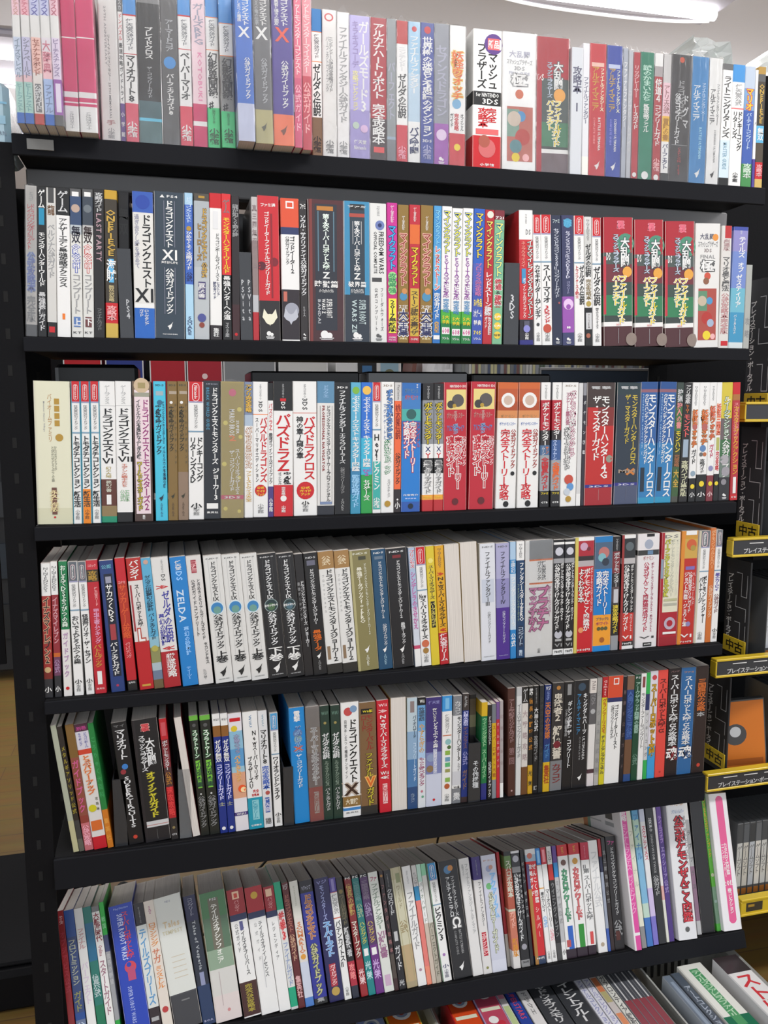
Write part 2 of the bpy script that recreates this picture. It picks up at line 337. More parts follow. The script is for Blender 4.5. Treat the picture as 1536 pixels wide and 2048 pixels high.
# ------------------------------------------------------------------ all the guidebooks
# x, z, thickness, height, depth, proud of shelf edge (mm) | lean (deg) | label | bands top to bottom (lower rows: some shade in the colours) | print
BOOKS = """
=
-184.0 9.4 169.8 148 54.0 0.30 F|thin white and pale pink film-wrapped book with mint green lettering on the top shelf|#edc6cf .2 #e4e2de .36 #c9d2e4 .64 #dfc0c4 .69 #a9cfc4 .92 b|v ドンテスX .04 .2 #c98 v イナズマレベル .37 .66 #89a v ヒートファスト .7 .91 #7aa
-174.0 11.1 171.1 148 54.0 0.40 F|pale blue and pale pink film-wrapped book with grey lettering on the top shelf|#edb6c0 .2 #e4e2de .36 #c9c6e0 .64 #e6c0c4 .69 #a9cfc4 .92 b|v ドンテスX .04 .2 #c67 v シナフベールド .37 .66 #889 v ヒートファスト .7 .91 #7aa
-162.1 12.4 172.4 148 54.0 0.19 F|white and pale pink film-wrapped book with khaki lettering on the top shelf|#c9cce6 .2 #e4e2de .36 #f0c4b8 .62 #e6dfd8 .92 #b83a34|v ドンスX .04 .2 #66a v セナナナタポンド .37 .64 #a65 q .2 .8 .7 .91 #777 v 公式ガイド .71 .9 #ddd
-148.8 12.1 173.8 148 54.0 -0.03 F|white and pale blue film-wrapped book with pink lettering on the top shelf|#c9cce6 .2 #e4e2de .36 #e6dfe4 .46 #f0c4c8 .66 #a9bfe4 .92 b|v ドラスX .04 .2 #66a v 大辞典 .38 .62 #c78 v ファイナル .7 .91 #78a
-136.2 10.6 175.3 148 54.0 -0.05 F|white and grey film-wrapped book with grey lettering on the top shelf|#edc6cf .2 #e4e2de .36 #e2d4e6 .66 V .92 #555|v ドラスX .04 .2 #b67 v ピーチスナップス .37 .64 #98a q .25 .85 .69 .9 #e8dcec
-125.6 18.5 185.5 148 35.0 0.29 F|magenta and white book with grey lettering, right of the white and grey one, top shelf|p .34 w .348 p .72 w .76 p .79 w .8 p .82 w|r いただきストリート .5 .3 .86 .98 #999
-106.0 23.3 187.9 148 35.0 0.04 F|magenta and white book with grey lettering, right of the magenta and white one, top shelf|p .34 w .348 p .72 w .76 p .79 w .8 p .82 w|r いただきストリート .5 .3 .86 .98 #999
-79.6 25.5 207.0 148 0.0 0.49 F|white film-wrapped book with grey lettering, right of the magenta and white one, top shelf|#dcdad6|r 20TH_ANNIVERSARY .35 .12 .12 .5 #999 r ファイナルファンタジー_25TH_MEMORIAL .5 .14 .3 .85 #777 v 手 .86 .89 #a77 v 小学館 .91 .98 #999
-53.5 6.3 205.6 148 0.0 0.50 F|thin white and purple film-wrapped book with black lettering on the top shelf|#666 .14 w .34 w .74 v|v コスカ .03 .13 #ccc v ドンパズル .15 .33 r v 最速攻略ガイドトライ .34 .73 k v 小学館 .78 .98 w
-46.6 18.1 210.4 148 0.0 0.54 F|white and coral film-wrapped book with black lettering on the top shelf|c .17 r .18 w .42 r .425 w .74 #d8546a|v 任天堂公式ガイド .2 .4 a v マリオカート8 .43 .73 k v 小学館 .86 .96 w
-27.9 32.2 213.3 148 0.0 0.55 F|black and slate blue film-wrapped book with white lettering on the top shelf|#777 .1 k .72 #3f6066 .83 #63c0dc .85 #4e6e70|v ブレイドクロス .25 .45 w v ザ・コンプリートガイド .5 .7 s
5.1 24.1 216.5 148 0.0 0.40 F|dark grey film-wrapped book with white lettering on the top shelf|#555|v アーマードコア .2 .4 s c .5 .47 .35 c v パーフェクトガイド8 .54 .8 w
29.9 18.0 219.0 148 0.0 0.26 F|white and coral film-wrapped book with dark brown lettering on the top shelf|c .17 r .18 w .38 r .385 w .74 #d8445a|v 任天堂公式ガイド .2 .36 a v ペーパーマリオ .4 .7 #333 v 小学館 .86 .96 w
48.6 20.2 221.2 148 0.0 0.30 F|pale pink and magenta film-wrapped book with lavender lettering on the top shelf|#e8cdd2 .72 #c82a62 .83 w .86 #c82a62|v ガールズRPG .1 .35 #99a r KOTOBUKI .55 .3 .4 .7 #d8a
69.5 18.0 223.6 148 0.0 0.15 F|white and mint green film-wrapped book with dark brown lettering on the top shelf|c .18 o .185 w .38 o .385 w .74 #3fca80|v 任天堂公式ガイド .2 .36 a v 幻影異聞録 .4 .68 #333 v ♯ .69 .74 k v 公式ガイドブック .75 .84 #063 v 小学館 .87 .97 #253
89.2 19.5 220.5 148 12.0 -0.23 F|grey and mint green film-wrapped book with dark brown lettering on the top shelf|c .22 o .225 w .42 o .425 #8c8c88 .77 #3fca80|v 任天堂公式ガイド .24 .4 a v 幻影異聞録 .44 .7 #333 v ♯ .71 .76 k v 公式ガイドブック .78 .86 #063 v 小学館 .88 .97 #253
110.1 23.6 205.3 148 50.0 -0.58 F|blue and pale blue film-wrapped book with white lettering on the top shelf|#3d7fd0 .2 #3a6cc0 .75 #bfc4da|V ドラゴンクエスト .62 .4 .02 .24 w V 目覚めし五つの種族 .25 .2 .02 .22 w h X .25 .32 w V 公式ガイドブック .65 .3 .45 .72 w
134.9 25.4 210.7 148 45.0 -0.65 F|grey and beige film-wrapped book with white lettering on the top shelf|#6a6a6c .78 #b0a878|V ドラゴンクエスト .62 .42 .02 .24 w V いにしえの竜の伝承 .25 .2 .02 .24 s h X .25 .33 w V 公式ガイドブック .6 .3 .45 .74 s f .89 .4 #554
161.2 30.2 215.5 148 42.0 -0.23 F|purple and coral film-wrapped book with white lettering on the top shelf|#4d3c92 .8 #e8764e|V ドラゴンクエスト .62 .42 .02 .24 w V 眠れる勇者と導きの盟友 .25 .2 .02 .24 w h X .25 .34 #e85030 V 公式ガイドブック .6 .3 .46 .76 w f .9 .4 #743
192.6 11.3 220.0 148 38.0 0.17 F|pink film-wrapped book with white lettering on the top shelf|#e66a86 .56 #d8507a|v ポケットモンスターコンテスト .02 .54 #fdd v 公式ガイド .6 .9 #fbc
205.8 13.6 225.2 148 30.0 0.19 F|pink and magenta film-wrapped book with white lettering on the top shelf|#e8909a .54 #cc3c50|v ポケットモンスターマイスター .02 .52 #fdd v 公式ガイド .58 .9 #fbb
225.1 15.6 211.1 148 0.0 0.15 |white and brown book with black lettering on the top shelf|#2a78b8 .15 o .155 w .35 o .355 w .73 #7a5c44|v 任天堂公式ガイド .17 .33 a v ゼルダの伝説 .37 .72 k v 小学館 .86 .97 #322
241.3 22.0 211.8 148 0.0 0.26 F|white film-wrapped book with grey lettering, right of the white and brown one, top shelf|#e6e4e0|v ○ .02 .08 #c44 V ニンテンドー公式完全攻略ガイド .6 .26 .18 .55 #777 V パーフェクトガイドブック .35 .2 .18 .55 #999 v 小学館 .88 .97 #888
263.9 19.0 210.6 148 0.0 0.23 F|white film-wrapped book with grey lettering, right of the white one, top shelf|#e8e6e4|v ファイナルファンタジー公式ガイド .1 .75 #999 v 小学館 .88 .97 #999
283.6 32.4 208.5 148 0.0 0.12 F|lavender film-wrapped book with white lettering on the top shelf|#b9b0dd .65 #9f94c8|V ガールズモード3 .68 .42 .04 .66 w V キラキラコーデ .28 .28 .04 .36 #98b V 攻略コレクション .28 .24 .38 .66 #e8e0a0 c .3 .76 .16 #bcb c .7 .78 .18 #d8b8d8 H 任天堂 .5 .6 .86 .89 w H Nintendo .5 .6 .9 .93 w
316.2 25.9 208.6 148 0.0 0.13 F|red and dark brown film-wrapped book with white lettering on the top shelf|e .7 #3a2a2e|v アルカナハート .04 .36 w v リボルト .37 .56 w v 完全攻略本 .6 .88 w q .2 .85 .9 .94 #d44
342.7 14.7 209.4 148 0.0 0.00 F|grey book with light grey lettering, right of the red and dark brown one, top shelf|#8e9496 .82 #9ab .84 #777b80|v パーフェクト .3 .7 #aab
358.1 18.1 208.4 148 0.0 -0.01 F|white and red film-wrapped book with dark brown lettering on the top shelf|#b8302c .16 w .73 #c83444|v ニンテンドー .18 .35 #ccc v ゼルダの伝説 .37 .68 #333 v 小学館 .88 .97 #eab
376.8 19.9 209.0 148 0.0 -0.05 F|pale blue and white film-wrapped book with white lettering on the top shelf|#9fc3da .36 #b8cddc .7 w|c .5 .05 .2 r v ファイナルファンタジー .1 .5 w v パズ戦闘 .74 .93 n
397.4 21.7 209.7 148 0.0 -0.09 F|purple film-wrapped book with white lettering on the top shelf|#3a4a96|c .5 .05 .25 r v 世界樹の迷宮と不思議のダンジョン .1 .8 w h 3DS .82 .84 w v 小学館 .86 .96 #aac
419.7 24.4 210.8 148 0.0 -0.14 F|grey film-wrapped book with light grey lettering, right of the purple one, top shelf|#8d9098 .7 #9a56a8|v セブンスドラゴン .15 .65 #aab c .5 .78 .35 #dcc8e0 E w
444.8 26.6 210.6 148 0.0 -0.11 F|white and red film-wrapped book with orange lettering on the top shelf|w .76 #c8303a|c .5 .33 .3 #c85a3a O 妖怪ウォッチ .5 .62 .18 .53 #dd6a30 #dcc060 c .45 .55 .28 #7ac V 完全攻略 .45 .25 .62 .74 r V オフィシャル .8 .2 .62 .74 #444 V ガイド .15 .2 .62 .72 #444 c .5 .86 .2 y
484.5 48.6 210.0 148 0.0 -0.27 |thick white and red book with black lettering on the top shelf|w .44 k .54 w .76 r|V ブラザーズ .3 .3 .1 .42 k V スマッシュ .68 .3 .1 .42 k c .7 .1 .32 v q .5 .9 .06 .14 #e66 H 新品 .7 .38 .07 .13 w H for_NINTENDO .5 .8 .45 .48 w H 3DS .6 .55 .49 .53 w V 攻略本 .35 .3 .56 .7 r V 完全 .65 .3 .56 .66 r q .1 .9 .71 .75 #d66 c .5 .85 .3 #c66 c .4 .8 .2 #a54 H 小学館 .5 .5 .96 .98 w
535.3 58.8 210.8 148 0.0 -0.79 F|thick white film-wrapped book with white lettering on the top shelf|#ececea|H 大乱闘 .5 .6 .13 .18 #aab H スマッシュブラザーズ .5 .75 .19 .23 #999 H 3DS .5 .3 .24 .27 #999 H FINAL_GUIDE .5 .6 .28 .3 #aab O 極 .5 .4 .3 .38 w #999 c .5 .44 .12 #c86a4a q .14 .9 .53 .93 #b8685a q .14 .5 .55 .75 #7a9a8a c .55 .6 .14 #4a90c0 c .35 .62 .2 #c8b8a8 c .6 .75 .22 #b84038 c .4 .82 .18 #5a8a90 c .4 .9 .12 y c .7 .9 .1 #e8b0b0
595.0 57.9 209.5 148 0.0 -1.00 F|thick dark grey and red film-wrapped book with white lettering on the top shelf|e .3 #46514e .62 #3f7a58 .8 #39433f .82 w .85 #6b5a5e|q 0 .16 0 1 e H DS .12 .2 .27 .32 w O スマッシュブラザーズ .4 .24 .18 .44 #c9d2e2 #566 O 大乱闘 .66 .24 .18 .38 w #566 c .7 .42 .18 #e0a040 O ファイナル .65 .2 .46 .68 y w O パーフェクト .42 .2 .46 .68 y w O ガイド .6 .22 .68 .8 y w
652.9 20.2 196.6 148 6.0 -0.53 |cream book with grey lettering on the top shelf|#c9ccd0|v 攻略本_1 .15 .5 #667
676.9 12.2 207.0 148 0.0 -0.86 |white book with grey lettering on the top shelf|#d9d9dc .85 #e6e4dc|v ファイナルファンタジー .25 .6 #778
689.7 29.8 208.3 148 0.0 -0.93 F|red film-wrapped book with gold lettering on the top shelf|#c22832|q .1 .85 .14 .17 #e8c0b0 V アルティマニア .35 .38 .17 .5 #c8a030 V ファイナルファンタジーX .75 .22 .18 .5 #eec r BATTLE_ULTIMANIA .6 .16 .55 .8 w r COMPLETE_GUIDE .3 .12 .55 .75 #e99 f .91 .4 w
720.2 28.3 208.2 148 0.0 -0.84 F|blue film-wrapped book with gold lettering on the top shelf|#2a44a0|q .1 .85 .14 .17 #c0c8e0 V アルティマニア .35 .38 .17 .5 #c8a030 V ファイナルファンタジーX .75 .22 .18 .5 #eec r SCENARIO_ULTIMANIA .6 .16 .55 .8 w r COMPLETE_GUIDE .3 .12 .55 .75 #99e f .91 .4 w
749.2 8.7 206.4 148 0.0 -0.48 F|thin light grey film-wrapped book with white lettering on the top shelf|#a9aeb8|v ファイナルファンタジー .1 .6 w
758.6 8.7 204.2 148 0.0 -0.51 F|thin light grey film-wrapped book with cream lettering on the top shelf|#b9bbc0|v コンプリートガイド .3 .8 #ccc
768.0 12.6 202.1 148 0.0 -0.54 F|red film-wrapped book with pale pink lettering on the top shelf|#b02834|v リッジレーサー .1 .35 #dbb v レースガイド .4 .6 w c .5 .96 .3 w
781.2 26.0 204.0 148 0.0 -0.62 F|teal film-wrapped book with cream lettering on the top shelf|#0d7a5c|v 謎のかまいたち .1 .38 #bdc v 極秘攻略ファイル .4 .62 w c .5 .96 .25 w
807.9 15.6 204.6 148 0.0 -0.52 F|red film-wrapped book with white lettering on the top shelf|w .1 #a8a0a0 .18 #a82a30|v 侍道４ .2 .38 w v コンプリートガイド .4 .72 w v 小学館 .82 .92 #ebb c .5 .97 .3 w
824.3 14.8 204.6 148 0.0 -0.46 F|pale pink and white film-wrapped book with khaki lettering on the top shelf|#c9c6c4 .22 #e8c4cc .48 #e8b838 .68 w .93 k|v アトリエ公式 .24 .46 #966 v 冒険の書 .5 .67 #a70 v パーフェクト .7 .9 #446
839.7 38.3 206.4 148 0.0 -0.40 F|thick dark brown film-wrapped book with grey lettering on the top shelf|#2e2b2c|c .5 .04 .12 #c85030 v ドラゴンズドグマ .2 .5 #999 V 公式コンプリートガイド .35 .25 .3 .7 #ddd V ドグマ .75 .25 .3 .58 #ccc q .1 .9 .7 .705 #888 v CAPCOM .72 .84 #a44 v FIRST .86 .94 #a33
878.7 32.9 206.7 148 0.0 -0.34 F|blue film-wrapped book with white lettering on the top shelf|#2d7fb8|V アルティマニア .32 .38 .22 .5 w V ファイナルファンタジーXIII .72 .22 .2 .5 #cde r BATTLE_ULTIMANIA .6 .16 .55 .8 #ade f .91 .4 w
912.3 25.2 207.2 148 0.0 -0.24 F|white film-wrapped book with dark grey lettering on the top shelf|w|V アルティマニア .32 .38 .24 .52 #444 V ファイナルファンタジーXIII .72 .22 .2 .52 #777 r SCENARIO_ULTIMANIA .6 .16 .56 .82 #999 f .91 .4 k
938.3 20.4 200.6 148 0.0 -0.28 |white book with dark grey lettering on the top shelf|#666 .05 w .62 #cfdfe8 .93 k|v ライトニングリターンズ .1 .6 #444 r MASTER_GUIDE .5 .4 .64 .86 #8ab
959.4 24.1 201.1 148 0.0 -0.44 |white and sky blue book with black lettering on the top shelf|c .14 w .35 #e66 .36 w|v 任天堂公式 .16 .33 #999 V リターンズ .3 .36 .38 .6 k V ドンキーコング .7 .36 .38 .7 k v 小学館 .88 .96 k
984.7 20.4 200.7 148 0.0 -0.73 |blue and green book with white lettering on the top shelf|#b9c6d6 .18 #7aa0c8 .36 #3a5aa8 .8 #3f8a48|O マリオ .5 .6 .18 .36 y #c44 v パーティーコンプリート .38 .68 #cde v 攻略本 .8 .92 #cdc
1006.2 5.3 196.3 148 0.0 -1.00 |thin white and purple book with grey lettering on the top shelf|w .75 #4a3a90|v ド .3 .6 #667
1012.4 15.1 202.1 148 0.0 -1.19 |dark brown and dark grey book with gold lettering on the top shelf|#b08a38 .06 #555 .12 #3a3226 .48 #5ab0d8 .62 #4a4030 .78 r .92 #d0b060|O ONEPIECE .5 .6 .14 .46 #c8a040 #443 v 無双 .5 .6 w v 攻略本 .8 .9 #eaa
=
-196.9 15.0 210.1 148 0.0 2.85 F|light grey book with blue lettering on the second shelf|#b5b1ab .92 k|v ドラゴン .04 .1 #888 V ドラゴンボール .62 .34 .12 .36 #c43c44 V レイジングブラスト .32 .34 .12 .42 #c43c44 O 公式攻略本 .5 .6 .44 .7 #4a5aa0 #89b v 完全版 .73 .9 #777
-180.7 12.1 209.4 148 0.0 2.57 |black book with white lettering on the second shelf|k|v ゲーム .02 .14 w q .2 .8 .14 .25 #1c8ab0 v モンスターハンターワールド .3 .66 w v 最強装備ガイド .7 .96 #ccc
-167.8 12.8 208.8 148 0.0 2.40 |cream book with grey lettering on the second shelf|#cfcdc8 .9 k|q .2 .8 0 .1 #444 v 龍 .1 .2 u v ペルソナ公式ガイド .24 .6 #999 q .2 .8 .93 .97 r
-154.2 18.3 209.1 148 0.0 2.22 |white and black book with dark brown lettering on the second shelf|k .18 w|v ゲーム .02 .16 #ccc v アナザーエデン最強攻略テクニクス .2 .66 #333 q .4 .6 .84 .88 o
-134.3 15.3 209.3 148 0.0 1.84 |white and slate blue book with grey lettering on the second shelf|#555 .05 #33486a .24 #b8c0c4 .3 #d9d8d2|q .2 .8 .02 .05 w c .5 .13 .38 #b8a090 v 無双 .25 .36 #223 O OROCHI .5 .6 .37 .56 w #4a5ab0 v コンプリート .57 .84 #999 q .2 .8 .86 .93 #5a7ab0 h 上 .87 .92 w h KT .96 .975 #444
-118.4 14.7 209.7 148 0.0 2.12 |white and dark grey book with grey lettering on the second shelf|#555 .05 #39424e .24 #b8b6b4 .3 #d9d8d2|q .2 .8 .02 .05 w c .5 .13 .38 #6a7278 v 無双 .25 .36 #322 O OROCHI .5 .6 .37 .56 w #c0433c v コンプリート .57 .84 #999 q .2 .8 .86 .93 #6a3a3a h 下 .87 .92 w h KT .96 .975 #444
-103.1 14.7 210.0 148 0.0 2.09 |black book with beige lettering on the second shelf|#1b191a|v 攻略ガイド .02 .15 #ccc r LAST_PARTY .5 .5 .16 .48 #b09098 v ファイナルガイド .8 .95 #777
-86.9 17.4 210.1 148 0.0 1.75 |dark brown and gold book with gold lettering on the second shelf|#c49a28 .06 #3a3226 .76 r .9 #c8a848|O ONEPIECE .5 .7 .13 .44 #c8a040 #221 q .3 .7 .46 .62 #5ab0e0 v 海賊 .47 .61 w v 無双公式攻略 .64 .75 #cb8 v 攻略本 .78 .88 #eaa
-69.0 16.2 213.7 148 -20.0 1.65 |black book with black lettering on the second shelf|#141214|v 無双 .1 .3 #222
-45.9 29.1 210.6 148 0.0 1.12 |white and blue book with black lettering on the second shelf|#3158ae .14 #dcdad4 .76 w .79 b|c .5 .07 .35 #2444a0 V ドラゴンクエスト .66 .42 .155 .65 k V 過ぎ去りし時を求めて .2 .2 .155 .52 #99a H XI .5 .9 .655 .75 k V ロトゼタシア .6 .2 .8 .91 w V ガイド .35 .2 .8 .85 w
-16.4 43.3 212.2 148 0.0 1.44 |thick dark grey book with white lettering on the second shelf|#2f3d4a|H ▲ .27 .16 .02 .04 w H PS4 .6 .35 .022 .038 w V ドラゴンクエスト .5 .24 .06 .375 w q .32 .335 .06 .37 #889 q .67 .685 .06 .37 #889 H XI .5 .5 .39 .46 w H 過ぎ去りし時を .5 .55 .467 .485 w V 公式ガイドブック .5 .24 .52 .83 w q .32 .335 .51 .83 #889 q .67 .685 .51 .83 #889 f .91 .22 w H SQUARE_ENIX .5 .5 .965 .975 w
28.1 11.9 213.0 148 0.0 1.18 |blue and pale blue book with white lettering on the second shelf|#a4c8e0 .08 #3a62b8 .62 #a8cfe6|v ドラゴンクエスト .03 .2 #cde c .5 .24 .3 d v ひめやくそく攻略ガイド .26 .52 w v 公式 .54 .6 n v SQUARE .84 .97 #457
40.6 22.4 212.8 148 0.0 1.48 |light grey book with gold lettering on the second shelf|#4c463e .05 #a9afb2 .5 #b4b9bb|q .3 .7 .015 .03 d O ドラゴンクエスト .68 .3 .1 .45 #c8a040 #765 O ヒーローズ .35 .25 .2 .46 #a88038 #765 O 公式 .68 .3 .47 .57 #c8a040 #765 q .28 .75 .6 .72 #4a4470 v 冒険の書 .61 .71 w c .5 .85 .28 #4a5090 c .5 .9 .18 #8a4030
64.4 17.5 214.6 148 0.0 1.16 |white book with dark grey lettering on the second shelf|r .1 w .9 #2a2226|V ドラゴンボールゼノバース2 .65 .32 .27 .59 #444 q .3 .7 .12 .24 #ddd V ヒストリア .7 .25 .6 .7 n V 時空ガイド .4 .25 .6 .72 n v 集英社 .92 .98 w
83.1 13.7 214.8 148 0.0 0.87 |red and black book with yellow lettering on the second shelf|#d42a2e .55 k|v ゲーム .04 .13 #777 v モンスターハンターワールド .16 .54 y v 最強ハンターへの道 .56 .86 w v マイウェイ出版 .88 .98 #bbb
97.5 11.7 212.7 148 0.0 0.89 |black and dark brown book with grey lettering on the second shelf|#241c1e .75 #3a1c20|v 龍が如く０命の詩 .06 .28 #999 c .5 .96 .2 r
129.4 9.0 212.9 148 0.0 0.29 |thin light grey and grey book with grey lettering on the second shelf|#b9b4b2 .3 #8a7a78 .68 s .8 #b02830|v 真三國無双ゲーム .05 .5 #877
139.4 32.1 215.5 148 0.0 0.08 |red and black book with white lettering on the second shelf|#c4222c .72 #262224|h ファミ通 .05 .075 w V ゴッドイーターファイナルコンプリートガイド .42 .22 .11 .68 w c .75 .45 .2 #7a1c28 c .15 .48 .2 #5a1c28 q .6 .68 .12 .7 #8a1c28 T .5 .83 .4 #e8e4cc c .5 .85 .25 #e8e4cc E w
174.2 27.9 213.8 148 0.0 0.14 |white and black book with black lettering on the second shelf|#d8502e .2 #2a3560 .25 w .635 #2a2228 .99 w|q .28 .72 .02 .07 w q .35 .65 .03 .06 #d8502e V ゴッドイーター2 .62 .26 .265 .52 k V 公式ガイドブック .35 .2 .265 .46 #444 c .55 .78 .4 #9a9ca8 T .5 .82 .45 #b8bac4 q .1 .3 .65 .72 #c06a5a
203.2 12.0 211.2 148 0.0 -0.10 |dark brown book with white lettering on the second shelf|#2b2626|h ファミ .02 .06 w v ソウル・サクリファイス公式ガイドブック .1 .67 #ddd v PSVITA .75 .82 #aaa E w
215.8 56.9 214.7 148 0.0 0.13 |thick dark brown book with white lettering on the second shelf|#4e2226 .03 #44262a|q .04 .12 0 1 #7a3430 q .2 .8 .03 .92 #292c36 q .27 .3 .08 .5 #5a7a8a q .7 .73 .08 .5 #5a7a8a q .25 .7 .045 .075 #b87830 V 第3次スーパーロボット大戦 .5 .16 .1 .49 #efe q .5 .5 .5 .5 k H Z .5 .2 .505 .55 w H 時獄篇 .5 .65 .565 .615 w H パーフェクトバイブル .5 .4 .625 .65 w r SUPER_ROBOT .58 .17 .695 .83 w r WARS_Z .42 .1 .695 .8 w r BANDAI .3 .08 .7 .87 s E w
273.4 41.1 215.3 148 0.0 -0.02 |thick sky blue and navy book with white lettering on the second shelf|#3a88b0 .66 #2c3540|q .22 .8 .02 .66 #2c3a46 q .25 .75 .02 .06 #222 h ファミ .03 .045 w q .2 .8 .085 .11 #a8483c V 第2次スーパーロボット大戦 .5 .2 .14 .5 w q .33 .345 .14 .3 w q .66 .675 .14 .3 w H Z .5 .26 .505 .55 w H 破界篇 .5 .7 .565 .605 w H パーフェクトバイブル .5 .5 .615 .65 w r SUPER_ROBOT .7 .28 .695 .87 #bcc r WARS_ZII .38 .2 .695 .93 #bcc E w
315.8 26.6 214.1 148 0.0 -0.30 |white book with black lettering on the second shelf|#dcdcd8|r SQUARE .5 .2 .02 .09 #999 c .6 .155 .28 #6a7ab0 c .6 .155 .12 n r FREEDOM_WARS .68 .32 .2 .5 k r OFFICIAL_COMPLETE .32 .2 .2 .5 #333 q .1 .7 .53 .56 #444 V フリーダムウォーズ .7 .16 .6 .92 #555 V 公式コンプリート .35 .16 .6 .92 #555 E #555
343.1 16.8 216.2 148 0.0 -0.14 |magenta book with cyan lettering on the second shelf|#c42a8c .55 #c02a74|v ゲームまるわかり .02 .14 w O マイクラフト .5 .62 .16 .47 #40b0e0 #204080 c .5 .52 .42 #9ad88a c .5 .57 .42 #9ad88a c .5 .62 .42 #9ad88a v 攻略最強 .5 .64 #385 q .12 .88 .68 .93 #e8e040 v 2017最新版 .69 .92 k h COSMIC .955 .97 w h MOOK .975 .985 w
360.6 17.8 214.2 148 0.0 -0.02 |khaki book with dark red lettering, right of the magenta one, second shelf|#8a6c2e|v ゲームまるわかり .08 .18 w O マインクラフト .5 .6 .2 .58 #8a3428 #e8b0a0 c .5 .66 .36 #4a8ab0 c .6 .62 .25 #c88a50 H スゴ技 .5 .85 .72 .75 w O 大全集 .5 .75 .76 .95 #2a3060 w h 扶桑社 .96 .975 #eda
379.1 17.9 215.2 148 0.0 0.10 |red book with dark brown lettering on the second shelf|#b82432|v ゲームまるわかり .02 .12 w q .05 .95 .14 .28 #d8682a O マイクラフト .5 .6 .3 .58 y #803018 q .1 .9 .6 .95 #c8a83a v ストーン建築の裏ワザ .62 .94 #432 h COSMIC .965 .98 w
397.6 20.6 215.6 148 0.0 0.21 |khaki book with dark red lettering, right of the red one, second shelf|#8a6c2e|v ゲームまるわかり .08 .18 w O マインクラフト .5 .6 .2 .58 #8a3428 #e8b0a0 c .5 .66 .36 #4a8ab0 c .6 .62 .25 #c88a50 H スゴ技 .5 .85 .72 .75 w O 大全集 .5 .75 .76 .95 #2a3060 w h 扶桑社 .96 .975 #eda
418.9 13.0 215.8 148 0.0 0.37 |sky blue and blue book with red lettering on the second shelf|#4a9ad0 .3 #6ab0d8 .6 #2a70b8|O マインクラフト .5 .6 .03 .28 #8ad0e8 #3070b0 O レッドストーン .5 .62 .29 .61 r w v 完全ガイド .63 .82 w v 赤石先生 .84 .92 #e8b030 q .1 .9 .94 .97 w
432.6 16.6 215.9 148 0.0 0.47 |white and green book with yellow text, right of sky blue and blue one, second shelf|w .75 #4aa83a .85 #1c7a3c|O マインクラフト .5 .6 .03 .34 #e8e040 #2a5a90 v PSVITAスマホにも対応 .35 .66 #8a3a9a v 完全攻略 .67 .77 #48b H 5大 .5 .7 .79 .82 y H 特典 .5 .7 .825 .855 y q .12 .9 .88 .93 w h 608 .885 .925 #c03080 h ソシム .95 .97 w
449.8 17.5 213.8 148 0.0 0.50 |white and green book with yellow lettering, second from left of 3 like it, second shelf|w .76 #4aa83a .85 #1c7a3c|O マインクラフト .5 .6 .03 .35 #e8e040 #2a5a90 v PSVITAスマホにも対応 .36 .67 #8a3a9a v 完全攻略 .68 .78 #48b H 5大 .5 .7 .8 .83 y H 特典 .5 .7 .835 .865 y q .12 .9 .89 .94 w h 608 .895 .935 #c03080 h ソシム .955 .975 w
468.0 17.7 214.8 148 0.0 0.51 |white and green book with yellow lettering, left of the blue one, second shelf|w .76 #4aa83a .85 #1c7a3c|O マインクラフト .5 .6 .03 .35 #e8e040 #2a5a90 v PSVITAスマホにも対応 .36 .67 #8a3a9a v 完全攻略 .68 .78 #48b H 5大 .5 .7 .8 .83 y H 特典 .5 .7 .835 .865 y q .12 .9 .89 .94 w h 608 .895 .935 #c03080 h ソシム .955 .975 w
486.4 18.7 215.1 148 0.0 0.64 |blue book with yellow lettering on the second shelf|#2a5cb8 .4 #4a5cb0 .62 #3a52a8|O マインクラフト .5 .62 .03 .36 #e8d038 #203070 v ブロックス完全攻略 .4 .64 #c070a0 H 50作品 .5 .75 .66 .72 #f0d850 H 3大ゲーム .5 .75 .74 .8 w H 特典 .5 .7 .82 .86 w h 705 .9 .93 #f0d850 h ソシム .95 .97 w
505.7 16.1 214.4 148 0.0 0.55 |red book with yellow lettering on the second shelf|#b4222c|c .55 .035 .35 #ddc O マインクラフト .5 .62 .08 .43 #e8d860 #702020 v レッドストーン .46 .72 w v 建築 .72 .8 #ddd V 完全設計 .7 .3 .8 .93 w V ガイド .3 .3 .8 .88 w
522.5 17.4 214.6 148 0.0 0.46 |mint green book with yellow lettering on the second shelf|#7a2430 .07 #7ab48c|H 721 .5 .8 .045 .065 w O マインクラフト .5 .66 .09 .49 #e8e470 #3a7a90 O 鉄道 .5 .6 .51 .59 #c03040 w v & .595 .62 #444 O 建築 .5 .6 .63 .72 #c03040 w c .5 .79 .35 #e8c840 c .5 .86 .35 #e8c840 c .5 .93 .35 #e8c840 h 2大 .78 .8 w h 5大 .85 .87 w h 短歌 .92 .94 #553
572.6 24.2 217.2 148 0.0 -1.63 |red and white book with white lettering on the second shelf|w .215 #c42a30 .81 #23202a .965 #2a2a7a|v NINTENDO .03 .1 #999 H DS .65 .35 .14 .18 #777 O イナズマイレブンGO2クロノストーン .78 .38 .22 .8 w #403020 V ネップウライメイ .28 .28 .23 .42 #e8a090 q .15 .45 .43 .54 #3a90c0 V オフィシャルガイドブック .35 .24 .5 .8 w q .3 .7 .82 .86 #556 c .5 .88 .25 #88c v 小学館 .91 .96 w
598.9 13.7 211.1 148 0.0 -2.15 |white and red book with black lettering, right of the red and white one, second shelf|w|N r v カセキホリダームゲンギア .38 .8 k c .5 .84 .2 #444 S k
613.5 18.5 211.9 148 0.0 -2.34 |white and red book with black lettering, right of the white and red one, second shelf|w|N r v スーパーマリオ .38 .67 k v 3Dランド .69 .83 r c .5 .87 .4 #c0503a S k
